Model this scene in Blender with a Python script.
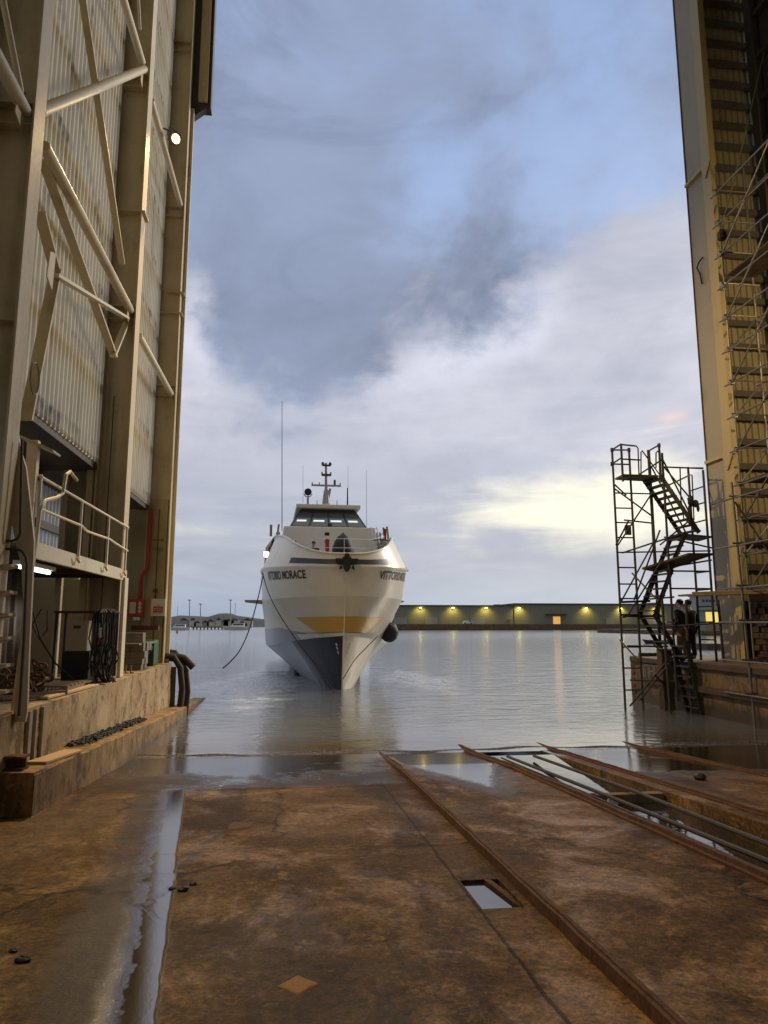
import bpy, bmesh, math, random
from mathutils import Vector, Matrix
R = math.radians
random.seed(7)
S = bpy.context.scene
for o in list(bpy.data.objects): bpy.data.objects.remove(o)
COL = S.collection

# ------------------------------------------------------------------ camera
F, CX, CY = 710.0, 384.0, 512.0
PITCH, YAW = math.atan(112/F), R(7.1)
CAM = Vector((0, 0, 2.46))
cd = bpy.data.cameras.new('camera'); cam = bpy.data.objects.new('camera', cd); COL.objects.link(cam)
cam.location = CAM; cam.rotation_euler = (math.pi/2 + PITCH, 0, -YAW)
cd.sensor_fit = 'VERTICAL'; cd.sensor_height = 36; cd.lens = 36*F/1024
cd.clip_start = .05; cd.clip_end = 9000
S.camera = cam
_fh = Vector((math.sin(YAW), math.cos(YAW), 0)); _rt = Vector((math.cos(YAW), -math.sin(YAW), 0))
_fw = _fh*math.cos(PITCH) + Vector((0, 0, 1))*math.sin(PITCH); _up = _rt.cross(_fw)
def ray(x, y): return _fw + _rt*((x-CX)/F) - _up*((y-CY)/F)
def atY(x, y, Y): d = ray(x, y); return CAM + d*(Y/d.y)
def atX(x, y, X): d = ray(x, y); return CAM + d*(X/d.x)
def atZ(x, y, z): d = ray(x, y); return CAM + d*((z-CAM.z)/d.z)
SL, H0 = 0.061, 0.86
def slz(Y): return H0 - SL*Y            # height of the slipway
def onslip(x, y): d = ray(x, y); t = -1.6/(d.z + SL*d.y); return CAM + d*t

# ------------------------------------------------------------------ render / view
S.view_settings.view_transform = 'Standard'; S.view_settings.look = 'None'
S.view_settings.exposure = 0.62; S.view_settings.gamma = 1
S.render.resolution_x = 768; S.render.resolution_y = 1024

# ------------------------------------------------------------------ node helpers
class N:
    """socket wrapper with arithmetic"""
    def __init__(s, nt, sock): s.nt, s.s = nt, sock
    def _m(s, op, *a, clamp=False):
        n = s.nt.nodes.new('ShaderNodeMath'); n.operation = op; n.use_clamp = clamp
        for i, q in enumerate((s,)+a):
            if isinstance(q, N): s.nt.links.new(q.s, n.inputs[i])
            else: n.inputs[i].default_value = q
        return N(s.nt, n.outputs[0])
    def __add__(s, o): return s._m('ADD', o)
    __radd__ = __add__
    def __sub__(s, o): return s._m('SUBTRACT', o)
    def __rsub__(s, o): return (s*-1)+o
    def __mul__(s, o): return s._m('MULTIPLY', o)
    __rmul__ = __mul__
    def __truediv__(s, o): return s._m('DIVIDE', o)
    def mx(s, o): return s._m('MAXIMUM', o)
    def mn(s, o): return s._m('MINIMUM', o)
    def abs(s): return s._m('ABSOLUTE')
    def pw(s, o): return s._m('POWER', o)
    def clamp(s): return s._m('ADD', 0.0, clamp=True)
    def sm(s, a, b):           # smoothstep
        n = s.nt.nodes.new('ShaderNodeMapRange'); n.interpolation_type = 'SMOOTHSTEP'
        s.nt.links.new(s.s, n.inputs[0]); n.inputs[1].default_value = a; n.inputs[2].default_value = b
        return N(s.nt, n.outputs[0])
def val(nt, v): n = nt.nodes.new('ShaderNodeValue'); n.outputs[0].default_value = v; return N(nt, n.outputs[0])
def coords(nt, kind='Object'):
    n = nt.nodes.new('ShaderNodeTexCoord'); return n.outputs[kind]
def xyz(nt, sock):
    n = nt.nodes.new('ShaderNodeSeparateXYZ'); nt.links.new(sock, n.inputs[0]); return [N(nt, n.outputs[i]) for i in range(3)]
def comb(nt, x, y, z):
    n = nt.nodes.new('ShaderNodeCombineXYZ')
    for i, q in enumerate((x, y, z)):
        if isinstance(q, N): nt.links.new(q.s, n.inputs[i])
        else: n.inputs[i].default_value = q
    return n.outputs[0]
def noise(nt, vec, scale=1, detail=4, rough=.55, dist=0, sc3=None):
    if sc3:
        m = nt.nodes.new('ShaderNodeMapping'); nt.links.new(vec, m.inputs[0]); m.inputs[3].default_value = sc3; vec = m.outputs[0]
    n = nt.nodes.new('ShaderNodeTexNoise'); nt.links.new(vec, n.inputs['Vector'])
    n.inputs['Scale'].default_value = scale; n.inputs['Detail'].default_value = detail
    n.inputs['Roughness'].default_value = rough; n.inputs['Distortion'].default_value = dist
    return N(nt, n.outputs[0])
def voro(nt, vec, scale, feature='DISTANCE_TO_EDGE', rnd=1):
    n = nt.nodes.new('ShaderNodeTexVoronoi'); n.feature = feature
    nt.links.new(vec, n.inputs['Vector']); n.inputs['Scale'].default_value = scale; n.inputs['Randomness'].default_value = rnd
    return N(nt, n.outputs['Distance'])
def mixc(nt, f, a, b, mode='MIX'):
    n = nt.nodes.new('ShaderNodeMix'); n.data_type = 'RGBA'; n.blend_type = mode
    for q, i in ((f, 0), (a, 6), (b, 7)):
        if isinstance(q, N): nt.links.new(q.s, n.inputs[i])
        elif hasattr(q, 'is_linked'): nt.links.new(q, n.inputs[i])
        elif i == 0: n.inputs[0].default_value = q
        else: n.inputs[i].default_value = (*q, 1)
    return n.outputs[2]
def ramp(nt, f, stops):
    n = nt.nodes.new('ShaderNodeValToRGB'); nt.links.new(f.s, n.inputs[0])
    e = n.color_ramp.elements
    while len(e) < len(stops): e.new(.5)
    for i, (p, c) in enumerate(stops): e[i].position = p; e[i].color = (*c, 1)
    return n.outputs[0]
def newmat(name):
    m = bpy.data.materials.new(name); m.use_nodes = True; nt = m.node_tree
    b = nt.nodes['Principled BSDF']; return m, nt, b
def setin(nt, b, k, v):
    if isinstance(v, N): nt.links.new(v.s, b.inputs[k])
    elif hasattr(v, 'is_linked'): nt.links.new(v, b.inputs[k])
    elif isinstance(v, tuple): b.inputs[k].default_value = (*v, 1)
    else: b.inputs[k].default_value = v
def bump(nt, b, h, strength=.3, dist=.02):
    n = nt.nodes.new('ShaderNodeBump'); nt.links.new(h.s, n.inputs['Height'])
    n.inputs['Strength'].default_value = strength; n.inputs['Distance'].default_value = dist
    nt.links.new(n.outputs[0], b.inputs['Normal'])
def weathered(name, base, dirt=None, amount=.5, rough=.6, metal=0, scale=1.5, streak=True, rust=None, rust_amt=.0, bmp=.15, fine=14, seam=0):
    """painted / bare surface with clouding, vertical streaks and optional rust"""
    m, nt, b = newmat(name); v = coords(nt)
    dirt = dirt or tuple(c*.45 for c in base)
    n1 = noise(nt, v, scale, 6, .62)
    n2 = noise(nt, v, scale*3, 5, .6, sc3=(1, 1, .07)) if streak else noise(nt, v, scale*4, 5, .6)
    f = (n1*.55 + n2*.45)
    f = f.sm(.62-.32*amount, .78-.1*amount)*min(1, amount+.35)
    c = mixc(nt, f, base, dirt)
    fn = noise(nt, v, fine, 4, .7)
    c = mixc(nt, fn.sm(.35, .75)*.22, c, tuple(x*.6 for x in base))
    if rust:
        rn = noise(nt, v, scale*2.3, 7, .7, .6)
        rf = rn.sm(.72-.35*rust_amt, .80-.3*rust_amt)
        c = mixc(nt, rf, c, rust)
    setin(nt, b, 'Base Color', c); setin(nt, b, 'Metallic', metal)
    setin(nt, b, 'Roughness', (fn*.25 + (rough-.12)))
    if seam:
        x, y, z = xyz(nt, v); ln = ((x/seam)._m('FRACT')-.5).abs().sm(.475,.495)
        c = mixc(nt, ln*.55, c, tuple(q*.5 for q in base)); setin(nt, b, 'Base Color', c)
    if bmp: bump(nt, b, fn*.5 + n1*.5, bmp, .02)
    return m
def emit(name, col, st):
    m, nt, b = newmat(name); setin(nt, b, 'Base Color', tuple(min(1, c) for c in col)); setin(nt, b, 'Emission Color', col); setin(nt, b, 'Emission Strength', st); return m

# ------------------------------------------------------------------ world: sky with broken cloud
W = bpy.data.worlds.new('World'); S.world = W; W.use_nodes = True
SUN_AZ, SUN_EL = R(58), R(24)       # azimuth from +Y towards +X
def build_world():
    nt = W.node_tree; bg = nt.nodes['Background']
    sky = nt.nodes.new('ShaderNodeTexSky'); sky.sky_type = 'NISHITA'; sky.sun_disc = False
    sky.sun_elevation = SUN_EL; sky.sun_rotation = SUN_AZ; sky.altitude = 10; sky.air_density = 1.2; sky.dust_density = 2.0; sky.ozone_density = 2.0
    d = coords(nt, 'Generated'); x, y, z = xyz(nt, d)
    az = x._m('ARCTAN2', y); el = z._m('ARCSINE')
    zz = z.mx(0.0) + .16
    P = comb(nt, x/zz, y/zz, 0.0)
    Q = comb(nt, az*2.2, el*3.4, 0.0)
    big = noise(nt, P, .60, 5, .50, .25)
    med = noise(nt, Q, 1.6, 8, .54, .35)
    rid = (noise(nt, Q, 2.6, 8, .60, .5)-.5).abs()
    fin = noise(nt, Q, 4.2, 6, .55, .25)
    def g(px, py, sx, sy, rot=0):
        r = ray(px, py).normalized(); a0 = math.atan2(r.x, r.y); e0 = math.asin(r.z)
        da, de = az - a0, el - e0
        c, s = math.cos(R(rot)), math.sin(R(rot))
        u = (da*c + de*s)/(sx/F); w = (de*c - da*s)/(sy/F)
        return (u*u + w*w)*-1.0
    def G(*a): return val(nt, math.e)._m('POWER', g(*a))
    # a heavy slate deck whose ragged lower edge runs down to the left, pale lilac cloud below it, layered bank low down
    def ae(px, py): r = ray(px, py).normalized(); return math.atan2(r.x, r.y), math.asin(r.z)
    pts = [ae(*p) for p in ((60,250),(190,275),(225,395),(285,432),(350,410),(420,352),(500,300),(600,255),(700,215),(860,190))]
    a0, a1 = pts[0][0], pts[-1][0]
    t = (az - a0)*(1/(a1-a0))
    rp = nt.nodes.new('ShaderNodeValToRGB'); rp.color_ramp.interpolation = 'B_SPLINE'; nt.links.new(t.clamp().s, rp.inputs[0]); e = rp.color_ramp.elements
    while len(e) < len(pts): e.new(.5)
    for k, (a, b_) in enumerate(pts): e[k].position = (a-a0)/(a1-a0); e[k].color = (b_, b_, b_, 1)
    sx_ = nt.nodes.new('ShaderNodeSeparateColor'); nt.links.new(rp.outputs[0], sx_.inputs[0]); edge = N(nt, sx_.outputs[0])
    bil = noise(nt, Q, 2.3, 10, .60, .25); wsp = noise(nt, Q, 1.1, 10, .62, .9); str_ = noise(nt, comb(nt, az*2.0, el*13.0, 0.0), 1.7, 8, .58, .6)
    sd_ = el - edge + (bil-.5)*.38 + (fin-.5)*.16
    D = sd_.sm(-.055, .075)
    # deck: darkest just above its edge, lavender blue further up
    up_ = (el - edge).sm(.02, .42)
    deck = mixc(nt, up_, (.142,.162,.225), (.190,.230,.340))
    deck = mixc(nt, ((med-.5)*2.2 + (wsp-.5)*2.0 + .40).clamp()*.85, deck, (.245,.290,.41))
    deck = mixc(nt, (wsp.sm(.50,.36)*.65*(1.0-up_*.4)), deck, (.125,.150,.215))
    gap = (G(650, 90, 280, 170)*.62 + G(250, 0, 240, 60)*.25 + G(430, 195, 45, 55)*.55 + (med-.5)*1.3 + (fin-.5)*.6)
    blue = mixc(nt, el.sm(.35, .85), (.30,.385,.58), (.205,.290,.485))
    deck = mixc(nt, gap.sm(.18,.80)*.85, deck, blue)
    # beneath the deck
    low = mixc(nt, ((bil-.5)*2.2 + (str_-.5)*1.3 + .5).clamp(), (.315,.325,.385), (.46,.455,.52))
    low = mixc(nt, (G(470, 345, 150, 40, 25)*1.0 + G(205, 325, 40, 60)*1.0 + (bil-.5)*1.2).sm(.25,.95)*.8, low, (.52,.52,.595))
    bank = el.sm(.27, .13)
    low = mixc(nt, bank*((str_-.5)*3.4+(bil-.5)*1.2+.60).clamp()*.85, low, (.235,.26,.33))
    glow = (G(600, 515, 170, 52)*.85 + G(655, 480, 60, 60)*.55 + G(500, 505, 110, 28)*.65 + G(212, 530, 90, 12)*.75 + (str_-.5)*2.4 + (bil-.5)*1.5 + (fin-.5)*.9)
    low = mixc(nt, glow.sm(.25,1.6)*.9, low, (.76,.72,.57))
    low = mixc(nt, G(672, 417, 14, 6)*.45, low, (.72,.50,.42))
    low = mixc(nt, el.sm(.085,.015)*.75, low, mixc(nt, az.sm(-.1,.3), (.235,.290,.385), (.36,.42,.48)))
    col = mixc(nt, D, low, deck)
    back = (y*-1.0).sm(-.10, .5)
    col = mixc(nt, el.sm(.9, 1.35)*.9, col, OVERHEAD)
    col = mixc(nt, back*.85, col, BACKSKY)
    # Nishita keeps a share of the clear-sky light underneath the cloud deck
    sc = nt.nodes.new('ShaderNodeVectorMath'); sc.operation = 'SCALE'; nt.links.new(col, sc.inputs[0]); sc.inputs['Scale'].default_value = 10.0
    out = mixc(nt, .93, sky.outputs[0], sc.outputs[0])
    nt.links.new(out, bg.inputs[0]); bg.inputs[1].default_value = 0.1
OVERHEAD = (1.35, 1.28, 1.20)
BACKSKY = (.20, .195, .20)
build_world()
sl = bpy.data.lights.new('sun', 'SUN'); sun = bpy.data.objects.new('sun', sl); COL.objects.link(sun)
sl.energy = 1.5; sl.angle = R(18); sl.color = (1, .9, .76)
sd = Vector((math.sin(SUN_AZ)*math.cos(SUN_EL), math.cos(SUN_AZ)*math.cos(SUN_EL), math.sin(SUN_EL)))
sun.rotation_euler = sd.to_track_quat('Z', 'Y').to_euler()

# ------------------------------------------------------------------ mesh helpers
class MB:
    def __init__(s): s.v, s.f = [], []
    def add(s, vs, fs):
        n = len(s.v); s.v += [Vector(p) for p in vs]; s.f += [tuple(i+n for i in f) for f in fs]; return s
    def box(s, x0, x1, y0, y1, z0, z1):
        return s.add([(x0,y0,z0),(x1,y0,z0),(x1,y1,z0),(x0,y1,z0),(x0,y0,z1),(x1,y0,z1),(x1,y1,z1),(x0,y1,z1)],
              [(0,3,2,1),(4,5,6,7),(0,1,5,4),(1,2,6,5),(2,3,7,6),(3,0,4,7)])
    def bar(s, p, q, w, h, up=(0,0,1)):
        p, q = Vector(p), Vector(q); d = (q-p).normalized(); up = Vector(up)
        if abs(d.dot(up)) > .98: up = Vector((1,0,0))
        a = d.cross(up).normalized()*(w/2); b = a.cross(d).normalized()*(h/2)
        return s.add([p-a-b,p+a-b,p+a+b,p-a+b,q-a-b,q+a-b,q+a+b,q-a+b],
              [(0,3,2,1),(4,5,6,7),(0,1,5,4),(1,2,6,5),(2,3,7,6),(3,0,4,7)])
    def path(s, pts, r, n=8, caps=True, r2=None):
        pts = [Vector(p) for p in pts]; m = len(pts); rings = []
        t0 = (pts[1]-pts[0]).normalized(); up = Vector((0,0,1)) if abs(t0.z) < .95 else Vector((1,0,0))
        a = t0.cross(up).normalized(); vs = []
        for i, p in enumerate(pts):
            t = (pts[min(i+1,m-1)]-pts[max(i-1,0)]).normalized()
            a = (a - t*a.dot(t)).normalized(); b = t.cross(a)
            rr = r if r2 is None else r + (r2-r)*i/(m-1)
            if isinstance(r, (list, tuple)): rr = r[i]
            for k in range(n):
                an = 2*math.pi*k/n; vs.append(p + a*math.cos(an)*rr + b*math.sin(an)*rr)
        fs = [(i*n+k, i*n+(k+1)%n, (i+1)*n+(k+1)%n, (i+1)*n+k) for i in range(m-1) for k in range(n)]
        if caps: fs += [tuple(range(n-1,-1,-1)), tuple(range((m-1)*n, m*n))]
        return s.add(vs, fs)
    def tube(s, p, q, r, n=8, r2=None): return s.path([p, q], r, n, True, r2)
    def prism(s, pts, vec):
        pts = [Vector(p) for p in pts]; vec = Vector(vec); n = len(pts)
        return s.add(pts+[p+vec for p in pts], [tuple(range(n-1,-1,-1)), tuple(range(n,2*n))]+[(i,(i+1)%n,n+(i+1)%n,n+i) for i in range(n)])
    def lathe(s, c, prof, n=16, axis='Z'):
        c = Vector(c); vs = []
        for (r, h) in prof:
            for k in range(n):
                a = 2*math.pi*k/n; p = (r*math.cos(a), r*math.sin(a), h)
                if axis == 'Y': p = (p[0], p[2], p[1])
                if axis == 'X': p = (p[2], p[0], p[1])
                vs.append(c+Vector(p))
        m = len(prof)
        fs = [(i*n+k, i*n+(k+1)%n, (i+1)*n+(k+1)%n, (i+1)*n+k) for i in range(m-1) for k in range(n)]
        fs += [tuple(range(n-1,-1,-1)), tuple(range((m-1)*n, m*n))]
        return s.add(vs, fs)
    def build(s, name, m, parent=None, smooth=False, bevel=0, kind=None):
        me = bpy.data.meshes.new(name); off = root_loc(parent)
        me.from_pydata([tuple(p-off) for p in s.v], [], s.f); me.update()
        bm = bmesh.new(); bm.from_mesh(me); bmesh.ops.recalc_face_normals(bm, faces=bm.faces)
        if bevel:
            ed = [e for e in bm.edges if len(e.link_faces) == 2 and e.calc_face_angle(0) > .6]
            bmesh.ops.bevel(bm, geom=ed, offset=bevel, segments=2, affect='EDGES', profile=.6)
        bm.to_mesh(me); bm.free()
        if smooth:
            for p in me.polygons: p.use_smooth = True
            try: me.set_sharp_from_angle(angle=R(40))
            except Exception: pass
        me.materials.append(m)
        o = bpy.data.objects.new(name, me); COL.objects.link(o)
        if parent: o.parent = parent
        if kind: o['kind'] = kind
        return o
def root_loc(o):
    v = Vector((0,0,0))
    while o: v = v + o.location; o = o.parent
    return v
def thing(name, label, cat, loc=(0,0,0), group=None):
    o = bpy.data.objects.new(name, None); COL.objects.link(o); o.location = loc; o.empty_display_size = .2
    return tag(o, label, cat, group)
def tag(o, label, cat, group=None):
    o['label'] = label; o['category'] = cat
    if group: o['group'] = group
    return o
def copy_tree(o, parent=None):
    c = o.copy(); COL.objects.link(c)
    if parent: c.parent = parent
    for ch in [q for q in bpy.data.objects if q.parent == o]: copy_tree(ch, c)
    return c
def corr(mb, p0, p1, z0, z1, nrm, pitch=.2, depth=.035, fr=.5, lined=True):
    """corrugated sheet from p0 to p1 (plan points), ribs vertical, nrm = plan direction of ribs"""
    p0, p1, nrm = Vector((*p0,0)), Vector((*p1,0)), Vector((*nrm,0)); L = (p1-p0).length; d = (p1-p0).normalized()
    u, prof = 0, []
    while u < L:
        for (a, h) in ((0,0),(pitch*(.5-fr/2),0),(pitch*(.5-fr/4),1),(pitch*(.5+fr/4),1),(pitch*(.5+fr/2),0)):
            if u+a < L: prof.append((u+a, h*depth))
        u += pitch
    prof.append((L, 0)); n = len(prof); vs = []
    for z in (z0, z1): vs += [p0 + d*a + nrm*h + Vector((0,0,z)) for a, h in prof]
    back = [p0 - nrm*.012 + Vector((0,0,z0)), p1 - nrm*.012 + Vector((0,0,z0)), p1 - nrm*.012 + Vector((0,0,z1)), p0 - nrm*.012 + Vector((0,0,z1))]
    mb.add(vs, [(i, i+1, n+i+1, n+i) for i in range(n-1)])
    if lined: mb.add(back, [(0,1,2,3)])
    return mb
# ------------------------------------------------------------------ materials
M = {}
M['cream'] = weathered('cream_paint', (.53,.435,.26), (.20,.14,.065), .45, .5, scale=.9, rust=(.16,.07,.025), rust_amt=.12)
M['cream_lit'] = weathered('cream_paint_lit', (.63,.55,.39), (.32,.24,.12), .3, .5, scale=.9)  # lighter copy of the cream paint, with lit steel's brightness in its colour
M['yellow_cream'] = weathered('ochre_paint_lamplight', (.44,.34,.15), (.21,.15,.07), .35, .5, scale=.8)
M['grey_paint'] = weathered('grey_paint', (.34,.29,.20), (.18,.145,.09), .4, .55, scale=.7)
M['dark_steel'] = weathered('dark_steel', (.055,.045,.035), (.02,.018,.015), .5, .6, scale=3, rust=(.11,.045,.018), rust_amt=.3)
M['galv'] = weathered('galvanised_tube', (.22,.20,.17), (.09,.065,.045), .5, .42, metal=.6, scale=4, rust=(.14,.07,.03), rust_amt=.2)
M['dull_tube'] = weathered('dull_scaffold_tube', (.045,.040,.034), (.022,.019,.016), .5, .55, metal=.2, scale=4)
M['rust'] = weathered('rusty_steel', (.115,.046,.014), (.035,.015,.007), .6, .8, scale=7, streak=False, rust=(.27,.11,.030), rust_amt=.32, bmp=.8)
M['dark_rust'] = weathered('dark_rusty_hose', (.034,.019,.011), (.016,.010,.007), .5, .7, scale=5, streak=False, rust=(.07,.03,.012), rust_amt=.3)
M['dull_red'] = weathered('faded_red', (.10,.022,.016), (.05,.014,.01), .4, .7, scale=5)
M['wood'] = weathered('weathered_timber', (.24,.16,.09), (.10,.065,.035), .5, .8, scale=2.2)
M['new_wood'] = weathered('pale_timber', (.55,.38,.19), (.36,.24,.11), .35, .7, scale=2.5)
M['dark_wood'] = weathered('dark_wet_timber', (.065,.040,.022), (.025,.016,.010), .5, .7, scale=3)
M['grey_wood'] = weathered('grey_timber', (.20,.175,.15), (.09,.075,.06), .5, .8, scale=2.5)
M['tarp'] = weathered('brown_tarpaulin', (.20,.165,.13), (.09,.07,.05), .5, .7, scale=1.2)
M['dark_wall'] = weathered('dark_wall', (.11,.095,.07), (.05,.04,.03), .5, .8, scale=1)
M['ochre_wall'] = weathered('ochre_wall', (.35,.29,.16), (.17,.13,.07), .5, .7, scale=.8)
M['beige'] = weathered('beige_enamel', (.44,.38,.26), (.26,.21,.13), .3, .45, scale=2)
M['black'] = weathered('black_rubber', (.016,.015,.014), (.008,.008,.008), .4, .65, scale=5, streak=False)
M['red'] = weathered('red_paint', (.42,.03,.02), (.22,.02,.012), .3, .5, scale=4)
M['white'] = weathered('white_paint', (.72,.70,.66), (.5,.46,.4), .25, .45, scale=3)
M['offwhite'] = weathered('offwhite_board', (.58,.54,.44), (.4,.35,.25), .3, .5, scale=3)
M['green'] = weathered('green_paint', (.03,.10,.04), (.02,.05,.02), .4, .6, scale=3)
M['rope'] = weathered('dark_rope', (.045,.04,.036), (.02,.018,.016), .4, .9, scale=20, streak=False)
M['strap'] = weathered('green_strap', (.16,.20,.09), (.10,.12,.06), .4, .8, scale=8, streak=False)
M['tube_glow'] = emit('fluorescent_tube', (1, .96, .85), 3)
M['flood_glow'] = emit('floodlight_lens', (1, .66, .22), 3.2)
M['green_glow'] = emit('green_lens', (.02, .6, .15), .6)
M['amber_glow'] = emit('amber_lens', (1, .74, .16), 8)
M['warm_room'] = emit('lit_doorway', (1, .55, .14), .36)
M['pane_glow'] = emit('lit_strip_window', (.75,.80,.85), .55)

def translucent(nt, b, c, f):
    # glass-fibre sheet: part of the daylight from outside comes through
    t = nt.nodes.new('ShaderNodeBsdfTranslucent'); x = nt.nodes.new('ShaderNodeMixShader'); x.inputs[0].default_value = f
    nt.links.new(c, t.inputs[0]); nt.links.new(b.outputs[0], x.inputs[1]); nt.links.new(t.outputs[0], x.inputs[2])
    nt.links.new(x.outputs[0], nt.nodes['Material Output'].inputs[0])
def panel_mat():
    m, nt, b = newmat('grp_cladding'); v = coords(nt); x, y, z = xyz(nt, v)
    n1 = noise(nt, v, .7, 5, .6); n2 = noise(nt, v, 2.6, 5, .65, sc3=(1, 1, .10)); fn = noise(nt, v, 22, 3, .6)
    c = mixc(nt, n1.sm(.35, .7)*.55, (.84,.78,.62), (.68,.62,.46))
    c = mixc(nt, n2.sm(.50, .70)*.45, c, (.42,.38,.27))
    # dark bands at the rails: girt shadow painted into the colour, ragged with grime streaks
    ph = (z+noise(nt, v, .35, 2, .5)*.35)/1.62; fr = ph._m('FRACT')
    band = fr.sm(.70, .93)*(fr.sm(.999, .94))
    rag = noise(nt, v, 6.5, 5, .7, sc3=(1, 1.0, .25)).sm(.42, .66)*noise(nt, v, .9, 3, .6).sm(.38, .62)
    c = mixc(nt, (band*rag).clamp()*.85, c, (.085,.083,.075))
    grv = (((y+.5)/.2)._m('FRACT')-.5).abs()
    c = mixc(nt, grv.sm(.30,.44)*.30*n2, c, (.22,.20,.15))
    setin(nt, b, 'Base Color', c); setin(nt, b, 'Roughness', .55)
    bump(nt, b, fn, .1, .01); translucent(nt, b, c, .68)
    return m
M['panel'] = panel_mat()
M['inner_panel'] = weathered('bluish_cladding', (.62,.66,.70), (.40,.42,.43), .35, .5, scale=1)
_nt = M['inner_panel'].node_tree; _b = _nt.nodes['Principled BSDF']; translucent(_nt, _b, _b.inputs['Base Color'].links[0].from_socket, .65)

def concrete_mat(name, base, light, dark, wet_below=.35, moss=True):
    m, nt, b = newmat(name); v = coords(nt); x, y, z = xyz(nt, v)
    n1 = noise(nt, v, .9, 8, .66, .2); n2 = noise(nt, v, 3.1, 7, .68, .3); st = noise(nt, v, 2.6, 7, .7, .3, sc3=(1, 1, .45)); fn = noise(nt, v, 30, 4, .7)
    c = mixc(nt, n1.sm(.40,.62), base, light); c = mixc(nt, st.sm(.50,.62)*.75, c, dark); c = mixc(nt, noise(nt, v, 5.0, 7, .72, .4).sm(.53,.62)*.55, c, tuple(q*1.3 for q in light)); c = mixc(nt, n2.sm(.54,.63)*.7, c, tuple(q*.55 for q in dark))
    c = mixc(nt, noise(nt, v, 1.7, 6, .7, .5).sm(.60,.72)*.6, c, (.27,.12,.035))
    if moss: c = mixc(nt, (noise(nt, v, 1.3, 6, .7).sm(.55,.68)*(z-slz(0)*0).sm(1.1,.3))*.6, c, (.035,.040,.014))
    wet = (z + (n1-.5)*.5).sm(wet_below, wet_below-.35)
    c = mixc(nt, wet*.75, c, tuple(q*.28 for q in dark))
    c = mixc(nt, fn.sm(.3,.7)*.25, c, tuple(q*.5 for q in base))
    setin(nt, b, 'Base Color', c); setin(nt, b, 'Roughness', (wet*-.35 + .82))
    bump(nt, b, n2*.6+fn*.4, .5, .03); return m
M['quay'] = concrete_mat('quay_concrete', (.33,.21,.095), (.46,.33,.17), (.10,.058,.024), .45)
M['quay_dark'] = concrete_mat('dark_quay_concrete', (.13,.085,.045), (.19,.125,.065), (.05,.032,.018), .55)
M['kerb'] = concrete_mat('kerb_concrete', (.25,.145,.055), (.36,.22,.085), (.085,.046,.017), .25)

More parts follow.
